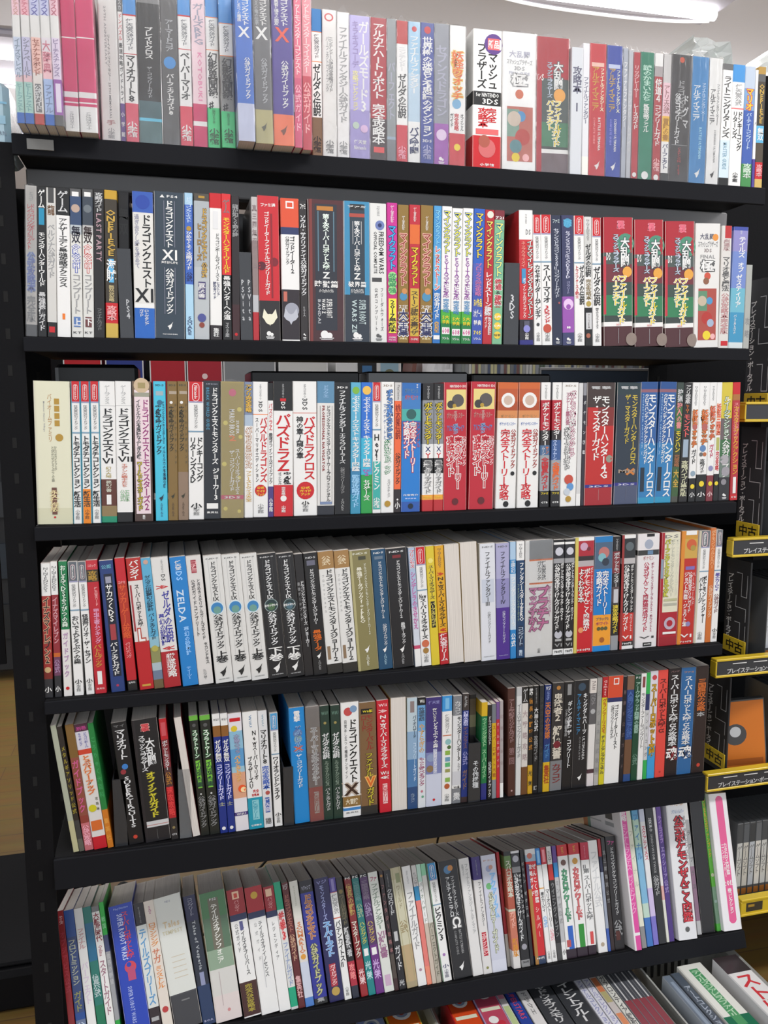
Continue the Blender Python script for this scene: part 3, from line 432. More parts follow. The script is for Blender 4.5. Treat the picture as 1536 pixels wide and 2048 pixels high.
632.8 17.8 212.1 148 0.0 -2.51 |navy book with cream lettering on the second shelf|#252c45|q .9 .93 .02 .98 #3a4a70 h ファミ .03 .06 #bcc v セブンスドラゴン2020Ⅱコンプリートガイド .1 .63 #c8ccd8 c .7 .67 .1 #a55 E w
651.3 21.7 213.2 148 0.0 -2.41 |dark blue and purple book with white lettering on the second shelf|#33365a .62 #9450a8 .9 #3a3e66|c .5 .06 .35 #4a9ac0 h ファミ .03 .09 #5ac v セブンスドラゴンⅢCODEVFD .12 .48 #dde v コンプリート .5 .6 #aac c .5 .68 .42 #e0c0e4 c .5 .7 .2 #9450a8 H ●● .5 .3 .85 .87 w E w
673.7 18.6 213.5 148 0.0 -2.33 |white and red book with black text, right of dark blue and purple one, second shelf|w|N r V トライフォース3銃士 .25 .32 .38 .63 r V ゼルダの伝説 .72 .42 .38 .68 k S k
693.4 13.5 212.8 148 0.0 -2.57 |cream and black book with black lettering on the second shelf|#d5d3d0 .1 #c8c8c4 .45 w .7 k|v NINTENDO3DS .02 .18 #888 v ゼルダの伝説 .21 .46 k v 完全攻略本 .48 .64 #8a7a5a c .5 .67 .35 #b09848 q .1 .9 .74 .87 #ccc v NintendoDREAM .75 .86 #544 c .4 .92 .3 #a86048
707.6 16.7 212.0 148 0.0 -2.51 |white and red book with black lettering, right of the cream and black one, second shelf|w|N r v ゼルダの伝説 .38 .68 k v 神々のトライフォース2 .7 .86 #333 S k
728.5 55.4 214.0 148 0.0 -2.33 |thick red and dark grey book with white lettering, first from left of these, second shelf|#a81e2c .27 #4a5450 .36 #6e2a34 .5 #3a4a42 .6 #2f7a50 .76 #35403c .81 w .845 #4a2226|q 0 .08 .3 .75 #c03040 O 電撃 .58 .42 .03 .09 #e0667a #f0a0b0 H DS .16 .14 .27 .33 w c .75 .2 .3 #4a8a70 O スマッシュブラザーズ .42 .24 .13 .42 #c9d2e2 #455 O 大乱闘 .72 .26 .16 .38 w #455 c .8 .42 .16 #e0a040 O パーフェクト .42 .22 .45 .68 y w O ファイナル .66 .22 .45 .7 y w O ガイド .6 .22 .7 .83 y w H 3DS .5 .16 .825 .84 #d88 q .495 .505 .86 .98 s c .95 .95 .2 #8a7a70
788.3 55.6 213.0 148 0.0 -2.66 |thick red and dark grey book with white lettering, second from left of these, second shelf|#a81e2c .27 #4a5450 .36 #6e2a34 .5 #3a4a42 .6 #2f7a50 .76 #35403c .81 w .845 #4a2226|q 0 .08 .3 .75 #c03040 O 電撃 .58 .42 .03 .09 #e0667a #f0a0b0 H DS .16 .14 .27 .33 w c .75 .2 .3 #4a8a70 O スマッシュブラザーズ .42 .24 .13 .42 #c9d2e2 #455 O 大乱闘 .72 .26 .16 .38 w #455 c .8 .42 .16 #e0a040 O パーフェクト .42 .22 .45 .68 y w O ファイナル .66 .22 .45 .7 y w O ガイド .6 .22 .7 .83 y w H 3DS .5 .16 .825 .84 #d88 q .495 .505 .86 .98 s c .95 .95 .2 #8a7a70
847.3 57.5 213.5 148 0.0 -2.50 |thick red and dark grey book with white lettering, left of the white one, second shelf|#a81e2c .27 #4a5450 .36 #6e2a34 .5 #3a4a42 .6 #2f7a50 .76 #35403c .81 w .845 #4a2226|q 0 .08 .3 .75 #c03040 O 電撃 .58 .42 .03 .09 #e0667a #f0a0b0 H DS .16 .14 .27 .33 w c .75 .2 .3 #4a8a70 O スマッシュブラザーズ .42 .24 .13 .42 #c9d2e2 #455 O 大乱闘 .72 .26 .16 .38 w #455 c .8 .42 .16 #e0a040 O パーフェクト .42 .22 .45 .68 y w O ファイナル .66 .22 .45 .7 y w O ガイド .6 .22 .7 .83 y w H 3DS .5 .16 .825 .84 #d88 q .495 .505 .86 .98 s c .95 .95 .2 #8a7a70
905.5 49.4 212.9 148 0.0 -2.01 |thick white book with grey lettering on the second shelf|#dedcd8|H 大乱闘 .45 .55 .08 .13 #556 H スマッシュブラザーズ .5 .8 .14 .19 #777 H 3DS .5 .3 .2 .23 #766 c .8 .11 .12 #e0903a H FINAL .5 .6 .25 .28 #888 O 極 .5 .46 .3 .38 w #555 c .5 .42 .13 #c8503a c .45 .46 .12 #8a5a40 q .14 .88 .52 .94 #a8483c q .14 .5 .54 .7 #5a8a6a c .6 .62 .13 #4a90c0 c .3 .62 .18 #c0b098 c .5 .76 .22 #b03028 c .65 .8 .14 #a0b0c8 c .5 .9 .16 y c .75 .91 .1 #e8b0b0
955.6 20.0 211.4 148 0.0 -1.18 |cream book with beige lettering on the second shelf|#d6d2cc|q .3 .95 0 .1 #b82a2c v 劇場版 .11 .2 #a88 v マリオ星と魔法 .25 .53 #555 v 公式攻略本完全版 .55 .88 #b88 q .2 .9 .94 .98 r
976.3 29.5 211.1 148 0.0 -0.18 |sky blue and lavender book with white lettering on the second shelf|#3a4aa0 .03 #8c88c0 .2 #6f86c4 .5 #6ab0c4 .7 #3a90b8 .95 #cfd8d8|v 超完全 .03 .06 #ccd V テイルズ .6 .4 .08 .25 w V オブ .58 .36 .29 .37 w V ゼスティリア .5 .36 .39 .66 w V パーフェクトガイド .35 .18 .72 .88 w
1006.6 12.2 146.7 148 0.0 -0.41 |light grey book with grey lettering on the second shelf|#a8aaa4|v 攻略 .6 .9 #888
=
-196.0 49.9 211.8 148 0.0 1.38 |thick cream book with cream lettering on the third shelf|#dcdac0 .885 #d0ceb0|V バイオームファミリ .43 .11 .09 .42 #b99060 q .56 .7 .12 .16 d q .56 .7 .17 .21 d q .56 .7 .22 .26 d q .56 .7 .27 .31 d c .68 .39 .11 d r Monster_Hunter_Village .27 .06 .14 .35 #aaa V とびだせどうぶつの森 .48 .07 .45 .7 #887 V かんぺきガイドブック .56 .07 .45 .62 #887 q .43 .57 .74 .93 #6a4438 v 永久保存版 .76 .91 #dc9 c .5 .95 .03 r
-145.5 12.9 212.0 148 0.0 1.64 |white and red book with black lettering, right of the cream one, third shelf|w|N r q 0 .08 0 1 #4aa0b8 q .92 1 0 1 #4aa0b8 v トモダチコレクション .38 .75 #222 v 新生活 .77 .88 #222 S k
-132.0 13.0 212.0 148 0.0 1.56 |white and red book with black lettering, second from left of 4 like it, third shelf|w|N r q 0 .08 0 1 #4aa0b8 q .92 1 0 1 #4aa0b8 q .05 .95 .755 1 #e8861a v トモダチコレクション .38 .75 #222 v 新生活 .77 .88 #432 S #432
-118.4 13.0 212.1 148 0.0 1.48 |white and red book with black lettering, left of the white and maroon one, third shelf|w|N r q 0 .08 0 1 #4aa0b8 q .92 1 0 1 #4aa0b8 v トモダチコレクション .38 .75 #222 v 新生活 .77 .88 #222 S k
-104.8 22.0 212.2 148 0.0 1.40 |white and maroon book with black lettering on the third shelf|w .17 #999 .173 w .69 #5a2e22 .88 #8a7650 .955 #1c8a68|v ゲームブックス .03 .16 #aaa v ドラゴンクエストⅥ .19 .58 k v 幻の大地 .6 .68 #b0a060 v 夢幻の書 .7 .78 #ccb q .35 .65 .8 .87 w
-82.4 22.9 212.3 148 0.0 1.45 |white book with black lettering on the third shelf|w .17 #999 .173 w .93 k|v ゲームブックス .03 .16 #aaa v ドラゴンクエストⅦ .19 .57 k v エデンの戦士たち .58 .75 #c86a50 V 石版 .65 .25 .77 .85 #9b9 V 公式 .35 .25 .77 .85 #9b9
-56.8 26.9 212.4 148 0.0 1.11 |dark brown book with magenta lettering on the third shelf|#6e5a48 .1 #4a3630|q .1 .9 .06 .945 #e6d2d6 c .5 .03 .42 #c8b090 q .3 .7 .01 .05 #a09060 q .1 .9 .08 .11 #998 V ドラゴンクエストモンスターズ2 .68 .34 .13 .92 #902a70 V イルとルカの不思議なふしぎな鍵 .3 .22 .13 .55 #444 O ワールドマスターガイド .32 .26 .57 .92 #c8b420 #554 v 集英社 .955 .985 w
-25.8 18.0 212.5 148 0.0 0.93 |cyan book with navy lettering on the third shelf|#45bcd8|h 3DS .02 .035 #1a4a60 q .2 .8 .07 .1 #9ab0b8 c .5 .15 .22 #2a6a88 V 究極対戦ガイドブック .38 .42 .17 .52 #123 V ドラゴンクエストモンスターズ2 .78 .2 .14 .44 #124 V イルとルカの不思議な鍵 .78 .2 .46 .76 #124 f .83 .5 #234 v SQUARE_ENIX .87 .97 #357
-7.2 14.6 212.6 148 0.0 1.41 |brown book with black lettering on the third shelf|#7e6434|h 3DS .02 .035 #443 q .2 .95 .07 .09 #a99a88 c .4 .15 .15 w V 究極対戦ガイドブック .4 .44 .18 .5 #221 V テリーのワンダーランド .82 .2 .15 .6 #443 f .82 .5 #332 v SQUARE_ENIX .87 .97 #543
7.8 15.2 212.7 148 0.0 1.42 |brown and khaki book with black lettering on the third shelf|#7e6434 .65 #8a7460|h 3DS .02 .035 #443 q .2 .95 .07 .09 #a99a88 c .4 .15 .15 w V 究極対戦ガイドブック .4 .44 .18 .5 #221 V テリーのワンダーランド .82 .2 .15 .6 #443 f .82 .5 #332 v SQUARE_ENIX .87 .97 #543
23.7 22.9 212.0 148 0.0 1.43 |white and red book with black lettering, right of the brown and khaki one, third shelf|w|N r V リターンズ3D .3 .38 .4 .73 k V ドンキーコング .74 .38 .4 .72 k v 小 .88 .92 k S k
47.3 24.7 213.6 148 0.0 1.30 |navy book with white lettering on the third shelf|#23272e|h JUMP_BOOKS .02 .03 #aab r BREAK_WORLD_GUIDE .25 .2 .05 .35 #4a8aa8 V ドラゴンクエストモンスターズ .68 .34 .05 .6 w V ジョーカー3 .72 .36 .63 .86 w q .15 .85 .885 .925 w h 集英社 .945 .96 w
72.6 35.4 212.3 148 0.0 1.49 F|thick gold book with white lettering on the third shelf|#a08a24 .83 #c02a4a .86 #a08a24|c .5 .08 .16 #d04a70 c .2 .3 .1 #d8c850 c .8 .2 .1 #d8c850 c .15 .6 .1 #d8c850 c .85 .4 .09 #d8c850 c .2 .93 .09 #d8c850 c .8 .95 .08 #d8c850 c .8 .7 .08 #d8c850 r MARIO_BROS. .48 .24 .2 .4 w r SUPER .72 .14 .28 .38 w H 2 .5 .3 .39 .43 o V ザ・コンプリートガイド .48 .2 .5 .8 w V スーパーマリオブラザーズ2 .72 .2 .49 .82 w h 3DS .837 .855 w
109.1 13.4 212.3 148 0.0 1.23 |white and grey book with white lettering on the third shelf|#7a86a0 .24 #a8b8c8 .32 w|O アプリ完全攻略 .5 .6 .02 .22 #e0b040 #554 O パズドラミニクイズ .5 .62 .33 .63 w #a86a20 v ファーストクイズ大全 .65 .88 #c8a040
123.2 23.0 212.4 148 0.0 1.08 |white book with red lettering on the third shelf|w .235 o .24 w|r NINTENDO .5 .12 .02 .13 #999 r 3DS .5 .26 .14 .22 #444 V パズルドラゴンズ .7 .44 .26 .74 r V スーパーマリオエディション .26 .2 .26 .74 #333 c .5 .8 .4 r H 公式 .5 .5 .77 .79 y H ガイド .5 .6 .795 .815 y H ブック .5 .5 .82 .84 y S k
146.9 8.0 210.9 148 0.0 0.94 |thin white and purple book with dark brown lettering on the third shelf|k .13 w .77 #4a3a7a|v パズドラZ .15 .35 r v 最速オフィシャルガイドブック .37 .75 #333 v 小学館 .86 .96 w
155.7 30.6 213.3 148 0.0 0.79 |white and red book with red lettering on the third shelf|k .215 w .765 #c81e28|r NINTENDO .5 .1 .02 .12 #999 H ▪ .5 .3 .125 .145 r r DS .5 .22 .15 .2 w v パズドラZ .24 .66 r V 究極 .7 .34 .67 .76 k V オフィシャル .32 .18 .67 .76 #444 V 完全攻略 .5 .5 .78 .84 w c .5 .865 .16 w v 小学館 .92 .97 w
187.7 37.5 213.4 148 0.0 0.45 |thick white book with red lettering on the third shelf|w .23 #c85030 .235 w|r NINTENDO .5 .1 .02 .12 #999 r 3DS .5 .22 .125 .21 #444 V パズドラクロス .68 .44 .26 .73 r V 神の章/龍の章 .28 .26 .26 .57 k c .5 .81 .38 r H 公式 .5 .4 .78 .8 y H ガイド .5 .5 .803 .823 y H ブック .5 .4 .828 .848 y v 小 .89 .92 k S k
225.8 27.7 213.6 148 0.0 0.66 |white and sky blue book with black lettering on the third shelf|#5a88a8 .16 #dcdad6 .93 #2a2c34|v ドラクエ .03 .12 #9bd q .15 .17 .18 .92 k q .85 .87 .18 .92 k V ドラゴンクエストモンスターズジョーカー2プロフェッショナル .65 .22 .18 .9 k r PROFESSIONAL_NAVIGATOR .35 .16 .18 .67 #903030 q .15 .85 .9 .92 #78a
254.6 25.1 212.1 148 0.0 0.42 |black book with white lettering on the third shelf|#17171a|h 3DS .03 .045 w v ファイナルファンタジー .06 .37 #ddd v エクスプローラーズ .38 .61 #ddd v 公式コンプリートガイド .64 .84 #999 v SQUARE .88 .97 #999
280.3 16.7 212.2 148 0.0 0.61 |sky blue and blue book with white lettering on the third shelf|#58a8c8 .65 #3a7ea8 .85 #3a90b0|c .5 .06 .35 #7ab040 v ぷよぷよ!!クエスト .1 .4 w v キャラクター図鑑 .41 .67 w v 監修攻略ガイド .7 .95 #9ce
297.9 18.5 212.3 148 0.0 0.44 |blue and green book with white lettering on the third shelf|#2a6cc8 .42 #3ab0d0 .7 #2a9a48|c .5 .06 .38 #e8b850 v ぷよぷよ!!クエスト .11 .39 w v キャラクター図鑑 .4 .64 w h vol .65 .68 #a5a H 2 .5 .4 .68 .71 #a4a c .6 .8 .4 #208038 v セガゲームス .74 .9 w
317.3 13.8 212.4 148 0.0 0.26 |white and red book with white lettering on the third shelf|w|N r q .05 .95 .6 .97 #3aa8a0 v Hey! .39 .59 k v ピクミン .6 .82 w v 小学館 .88 .96 w
331.7 21.5 213.2 148 0.0 0.32 |white book with sky blue lettering on the third shelf|w|h 3DS .02 .035 #876 O ポケモン不思議のダンジョン .64 .4 .06 .44 #5a90d8 #235 V マグナゲートと .28 .2 .16 .44 #5a78a8 O 公式ガイドブック .5 .42 .44 .7 w #385 V スパイクチュン .6 .2 .74 .88 #888 c .5 .93 .24 d
353.8 11.4 212.5 148 0.0 0.47 |coral and black book with dark red lettering on the third shelf|#c8c6c4 .14 #e8683a .82 #2a2224|r PlayStation .5 .5 .02 .13 #777 v 桃太郎伝説 .17 .43 #8a2418 v 公式ガイドブック .54 .78 #402018 c .5 .9 .14 w v 小 .92 .97 w
365.9 32.5 211.8 148 0.0 0.41 |blue book with white lettering, right of the coral and black one, third shelf|#2a68b0 .1 #3a78b8 .2 #48a8a0 .29 #2a64a8 .45 #1e78c8 .92 #2a58a8|r DS .8 .08 .01 .04 w H ポケモンX .5 .7 .04 .08 #5a7a98 H ポケモンY .5 .7 .09 .13 #c05048 c .5 .24 .26 #2a5a58 O 攻略ガイド .27 .3 .3 .58 w #c03040 O 完全ストーリー .6 .3 .3 .69 w #c03040 V ファイナル .88 .16 .3 .5 #c04050 H 元宮秀介 .5 .8 .86 .875 w H 株式会社 .5 .6 .89 .9 #cdf c .5 .955 .14 #123
402.2 19.2 211.1 148 0.0 0.18 |grey and white book with yellow lettering, right of the blue one, third shelf|#1c1a1c .13 #8a8c90 .47 #e0e0de .58 k .7 w .87 #e8a040 .91 #b82a30|v NINTENDODS .02 .12 #bbb O ポケットモンスター .5 .6 .15 .47 y k q .1 .9 .49 .58 w H X .5 .5 .49 .53 n H Y .5 .5 .54 .58 r O 最速クリアガイド .5 .6 .6 .86 #777 w H ファミ .5 .7 .88 .9 y
422.3 16.7 211.2 148 0.0 -0.01 |grey and white book with yellow lettering, right of the grey and white one, third shelf|#1c1a1c .13 #8a8c90 .47 #e0e0de .58 k .7 w .87 #e8a040 .91 #b82a30|v NINTENDODS .02 .12 #bbb O ポケットモンスター .5 .6 .15 .47 y k q .1 .9 .49 .58 w H X .5 .5 .49 .53 n H Y .5 .5 .54 .58 r O 最速クリアガイド .5 .6 .6 .86 #777 w H ファミ .5 .7 .88 .9 y
440.0 40.5 212.9 148 0.0 -0.19 |thick red book with red lettering, right of the grey and white one, third shelf|#b81e30|H NINTENDO_3DS .6 .7 .02 .04 w q .1 .95 .055 .21 #e0cc80 c .6 .14 .26 #55504e c .3 .17 .16 #3a3634 c .45 .18 .08 #b09030 O オメガルビー .5 .14 .22 .3 #b0847c #e0c0c0 H ポケットモンスター .5 .75 .23 .28 #b88078 O ポケモン .5 .2 .32 .4 #6a8ab0 #a0c0e0 H アルファサファイア .5 .75 .33 .38 #5a80b8 O 攻略ガイド .3 .3 .42 .73 #c02030 w O 完全ストーリー .62 .3 .42 .83 #c02030 w V 公式ガイドブック .88 .16 .42 .65 #ecc c .5 .93 .14 #601820
484.5 43.9 214.0 148 0.0 0.71 |thick red book with red lettering, right of the red one, third shelf|#b81e30|H NINTENDO_3DS .6 .7 .02 .04 w q .1 .95 .055 .21 #e0cc80 c .6 .14 .26 #55504e c .3 .17 .16 #3a3634 c .45 .18 .08 #b09030 O オメガルビー .5 .14 .22 .3 #b0847c #e0c0c0 H ポケットモンスター .5 .75 .23 .28 #b88078 O ポケモン .5 .2 .32 .4 #6a8ab0 #a0c0e0 H アルファサファイア .5 .75 .33 .38 #5a80b8 O 攻略ガイド .3 .3 .42 .73 #c02030 w O 完全ストーリー .62 .3 .42 .83 #c02030 w V 公式ガイドブック .88 .16 .42 .65 #ecc c .5 .93 .14 #601820
533.4 36.4 213.3 148 0.0 0.47 |thick white and coral book with red lettering, right of the red one, third shelf|#c8622a .05 #b85428 .15 #a84820 .22 #d08850 .28 w|c .5 .14 .34 w c .5 .14 .22 #c8b0a0 H ポケモン .5 .7 .25 .28 #b08050 H ポケットモンスター .5 .8 .31 .34 #6a80b8 O 完全ストーリー攻略 .4 .4 .37 .93 #c8202c w V 公式ガイドブック .8 .22 .37 .68 #a03a30 c .8 .72 .1 k c .5 .965 .14 k
572.9 38.7 213.5 148 0.0 0.03 |thick white and coral book with red text, right of white and coral one, third shelf|#c8622a .05 #b85428 .15 #a84820 .22 #d08850 .28 w|c .5 .14 .34 w c .5 .14 .22 #c8b0a0 H ポケモン .5 .7 .25 .28 #b08050 H ポケットモンスター .5 .8 .31 .34 #6a80b8 O 完全ストーリー攻略 .4 .4 .37 .93 #c8202c w V 公式ガイドブック .8 .22 .37 .68 #a03a30 c .8 .72 .1 k c .5 .965 .14 k
614.9 17.5 213.6 148 0.0 -0.43 |beige and black book with white lettering on the third shelf|w .14 #b02030 .38 #2a2426 .5 #4a6a90 .58 #9a9ca0 .87 #1c1a1c|v NINTENDODS .02 .13 #888 v ポケットモンスター .16 .5 w V サン .7 .3 .51 .57 o V ムーン .3 .3 .51 .58 w v 全国冒険ガイド .6 .86 r H ファミ .5 .8 .88 .9 y h GTB .955 .97 w
635.6 17.3 213.7 148 0.0 -0.27 |beige and red book with white lettering on the third shelf|w .14 #b02030 .38 #2a2426 .46 #3a5a90 .62 #9a9ca0 .87 #1c1a1c|v NINTENDODS .02 .13 #888 v ポケットモンスター .16 .45 w V ウルトラムーン .35 .4 .46 .62 #cdf v 全国冒険ガイド .64 .86 #e8641a H ファミ .5 .8 .88 .9 y h GTB .955 .97 w
653.6 29.9 213.8 148 0.0 -0.13 |white book with white lettering on the third shelf|w|h 3DS .02 .035 #876 O ポケモン不思議のダンジョン .66 .3 .07 .6 w #a03060 V マグナゲートと無限大迷宮 .34 .2 .08 .34 #a03060 O 公式パーフェクトガイド .36 .34 .36 .7 w #444 c .5 .78 .28 #c04a38 c .6 .84 .22 #5a90c8 c .4 .88 .2 #c0c8d0 c .5 .94 .18 d
684.2 8.0 213.0 148 0.0 -0.11 |thin cream book on the third shelf|#d0cfce .9 w|
692.9 6.1 213.1 148 0.0 -0.10 |thin navy book with white lettering on the third shelf|#8a8a90 .1 #2a2630|v ポケモン図鑑 .12 .6 #ddd
699.7 54.3 214.0 148 0.0 -0.11 |thick red and dark brown book with white lettering on the third shelf|#3a2a26 .2 #7a2420 .35 #b8221e .83 #2a2a80 .855 #a02028|q .05 .4 .2 .45 #b8221e c .85 .62 .12 #8a9080 h 電撃 .03 .055 #bbb V モンスターハンター4G .66 .26 .11 .78 w V ザ・マスターガイド .36 .26 .11 .63 w h 3DS .838 .852 #ccd q .495 .505 .87 .96 #b99
757.3 47.0 214.3 148 0.0 -0.03 |thick navy and slate blue book with yellow lettering on the third shelf|#22343a .1 #24303e .82 #2a2a80 .845 #48506a|h 電撃 .03 .055 #bbb V モンスターハンタークロス .74 .22 .1 .67 #c8b03a V ザ・マスターガイド .45 .2 .1 .5 #c8b03a H × .65 .4 .7 .76 #c87830 h MH .71 .74 #987 h 3DS .828 .842 #ccd q .495 .505 .86 .96 #778
806.0 32.6 215.3 148 0.0 -0.45 |blue book with white lettering, right of the navy and slate blue one, third shelf|#1e4a88 .06 #8a5a68 .085 #2a5a98 .5 #2a78b0 .95 #2a90b8|V モンスターハンタークロス .68 .42 .1 .95 w V クロスハンティングアクションガイド .34 .22 .1 .67 w r MONSTER_HUNTER_X .12 .08 .1 .6 #9bd q .08 .32 .7 .9 #18283a
839.3 32.9 215.5 148 0.0 0.79 |blue book with white lettering, right of the blue one, third shelf|#1e4a88 .06 #8a5a68 .085 #2a5a98 .5 #2a78b0 .95 #2a90b8|V モンスターハンタークロス .68 .42 .1 .95 w V クロスハンティングアクションガイド .34 .22 .1 .67 w r MONSTER_HUNTER_X .12 .08 .1 .6 #9bd q .08 .32 .7 .9 #18283a
872.9 13.7 214.7 148 0.0 0.77 |dark green and dark brown book with pink lettering on the third shelf|#34423a .2 #3e6a38 .4 #2e3a2c .7 #3a5a34 .95 #4a4a42|v 狩猟 .06 .16 #ccc v 狩人の書 .17 .38 #d88 v モンハン .4 .58 y v 究極攻略 .6 .7 #a86a40 v 大全 .72 .88 #c8a040
888.3 17.5 213.9 148 0.0 0.35 |black book with cream lettering on the third shelf|#1e1c1c|v アプリ完全版 .02 .17 w v ヒーロー .18 .25 o v モンスト .26 .45 #e8605a q .2 .8 .47 .62 #9ab v 攻略バイブル最新版 .65 .95 #cca
908.0 14.3 214.8 148 0.0 -0.16 |white and black book with orange lettering, right of the black one, third shelf|w .8 k|v NINTENDO3DS .03 .19 #888 O 妖怪ウォッチ .5 .66 .23 .54 #d8682a #8a6020 c .5 .37 .35 #b0605a V ガイド .5 .6 .56 .68 k c .5 .76 .35 #8aa0b0 c .5 .87 .3 y v 小 .92 .96 w
923.6 20.9 214.9 148 0.0 -0.46 |white and black book with orange lettering, right of the white and black one, third shelf|w .77 k|v NINTENDO3DS .03 .19 #888 O 妖怪ウォッチ .6 .56 .23 .52 #d8682a #8a6020 c .6 .37 .3 #b0605a c .5 .55 .3 #5a80b0 c .35 .6 .18 #666 c .7 .6 .18 #b86a40 V 攻略ガイド .5 .5 .64 .76 k c .5 .85 .25 y v 小 .92 .96 w
945.5 14.0 215.0 148 0.0 -0.70 |white and dark red book with coral lettering on the third shelf|w .78 #7a3038|v NINTENDO3DS .03 .15 #888 O 妖怪ウォッチ .5 .7 .2 .48 #d85a3a #8a6020 V ガイド .5 .6 .52 .63 #c04060 c .5 .72 .35 #8a88b0 c .5 .85 .3 y v 小 .92 .96 #ecc
960.3 10.7 215.1 148 0.0 -0.86 |white and black book with coral lettering on the third shelf|w .77 k|O 妖怪三国志 .5 .75 .18 .44 #d8502a #e8c0a0 q .2 .8 .46 .57 #b0b060 V 完全攻略 .5 .6 .58 .74 r c .5 .85 .35 y
971.9 22.3 215.1 148 0.0 -1.06 |yellow and dark brown book with white lettering on the third shelf|#d0bc3a .3 #6a5a5e .48 #3a6a40 .62 #6a7a70 .8 #2a282c|O ルイージマンション2 .5 .5 .12 .5 w #2a6a30 v 公式ガイドブック .5 .8 w c .4 .65 .4 #a8a4a8 c .55 .75 .4 #9a969c c .4 .84 .25 #8a868c E w
996.4 15.6 215.3 148 0.0 -1.59 |red book with gold lettering on the third shelf|r .1 #a86a30 .15 #b02830 .95 r|v スーパーマリオ公式ガイド .17 .48 #d88 v マスターブックアクション .2 .78 #d8a030 q .3 .7 .8 .94 w h 講談 .965 .98 w
=
-200.9 13.2 209.1 148 0.0 1.65 |dark red and white book with black lettering on the fourth shelf|w .24 #9e2a26 .8 #782018 .86 #2a2a2e|v NINTENDODS .03 .21 #777 O イナズマイレブン2 .5 .62 .25 .74 #222 #d8a080 c .5 .79 .35 #c8a878 v 小 .92 .96 w
-185.1 9.7 210.8 148 0.0 1.00 |dark red and white book with beige lettering on the fourth shelf|w .24 #8e2830 .67 #c06020 .7 #6a3a58 .84 #2a2a2e|v NINTENDODS .03 .21 #777 v イナズマイレブン .26 .6 #d8a0a8 v 公式 .72 .82 #a8a v 小 .92 .96 w
-172.1 11.9 210.9 148 0.0 0.56 |green and white book with white lettering on the fourth shelf|#1a7a48 .5 #e0dcd8|O おしえてDSようびつの森 .5 .6 .03 .48 #d8e8d8 #1a5a38 V ガイドブック .5 .55 .52 .86 #b08ab0 c .5 .94 .22 r
-156.9 13.5 209.4 148 0.0 0.03 |white and slate blue book with dark brown lettering, first from left of these, fourth shelf|w|N #5e646c v おいでよどうぶつの森 .4 .76 #333 v 小 .88 .91 k S k
-139.4 11.7 208.7 148 0.0 -0.98 |white and slate blue book with dark brown lettering, second from left of these, fourth shelf|w|N #5e646c v 怪盗ワリオ・ザ・セブン .39 .76 #333 v 小 .88 .91 k S k
-126.2 16.6 210.5 148 0.0 -1.33 |red book with pale pink lettering on the fourth shelf|#c02a38 .07 #3a3020 .16 #b81e2c|h コミック .03 .05 #eaa v 攻略 .08 .15 d V 任天堂カード .7 .25 .2 .34 #eaa V 甲虫王者ムシキング .6 .45 .36 .62 #e0a0c0 v バトルブック .63 .8 #c8903a q .3 .7 .83 .93 w h 集英社 .955 .97 #ebb
-102.5 20.5 208.8 148 0.0 -2.71 |dark blue book with white lettering on the fourth shelf|#233a74|h 公認 .03 .06 #6ab q .25 .85 .1 .88 #141c30 q .35 .75 .12 .17 #99a O サカつくDS .55 .42 .18 .46 w #111 q .35 .75 .48 .6 #a03a40 v パーフェクトガイド .62 .87 w c .5 .95 .1 #a35
-77.9 14.6 211.8 148 0.0 -3.16 |red book with coral lettering on the fourth shelf|#c01c28 .18 #b0301c .6 #b81c26 .92 k|h コナミ .17 .19 #eaa v サッカーゲーム攻略 .2 .6 #d8582a V ウイニング .6 .25 .63 .75 #eaa V イレブン .35 .25 .63 .75 #eaa h 宝島社 .93 .945 #ccc
-59.9 21.5 210.9 148 0.0 -3.58 |red and white book with dark brown lettering on the fourth shelf|#b02a24 .17 #dcd6d2 .63 #b81e24|v バンダイ .02 .16 w V スーパーロボット大戦 .55 .3 .2 .52 #333 q .08 .2 .2 .55 #a03038 O L .55 .7 .53 .63 w #b04030 q .2 .8 .96 .975 #c8a040
-37.9 14.6 210.0 148 0.0 -3.68 |sky blue and khaki book with navy lettering on the fourth shelf|#5aa8cc .6 #8cb8c8 .68 #8a8a58 .8 #a8b8c0 .86 #6a7890 .93 #6a5a3c|v ゼルダの伝説夢幻の砂時計 .13 .4 #123 v パーフェクトガイド .42 .62 #123 c .5 .03 .25 #c8a090 c .5 .69 .35 #b0a850
-22.6 25.7 209.8 148 0.0 -3.77 |white and red book with purple lettering on the fourth shelf|#dcdad6 .72 #a82028|r NINTENDO .62 .12 .02 .12 #999 r DS .62 .24 .13 .18 #444 h ≫ .21 .24 r V ゼルダの伝説 .65 .4 .26 .65 #3a3a9a V 夢幻の砂時計 .28 .28 .43 .67 #3a3a9a h ≪ .68 .71 r V 徹底攻略 .6 .4 .74 .92 w r NintendoDREAM .35 .12 .74 .92 #ecc
5.9 24.2 209.3 148 0.0 -3.91 |blue book with white lettering on the fourth shelf|#1c7cc4|V 任天堂 .5 .4 .03 .1 w r DS .5 .4 .11 .18 #9cf r ZELDA .45 .44 .25 .5 #cde V 夢幻の砂時計 .6 .28 .54 .76 #9cf v ティーツー .85 .95 #9cf
30.7 23.1 209.7 148 0.0 -3.96 |cream book with dark brown lettering on the fourth shelf|#d8d4d0|q .3 .65 .03 .13 #a03844 v コナミ .04 .12 #ebb V ときめきメモリアルガールズサイド .68 .22 .18 .65 #333 V 公式ガイドコンプリート .32 .22 .18 .62 #333 V セカンドキス .75 .22 .67 .84 #333 v KONAMI .88 .96 #999
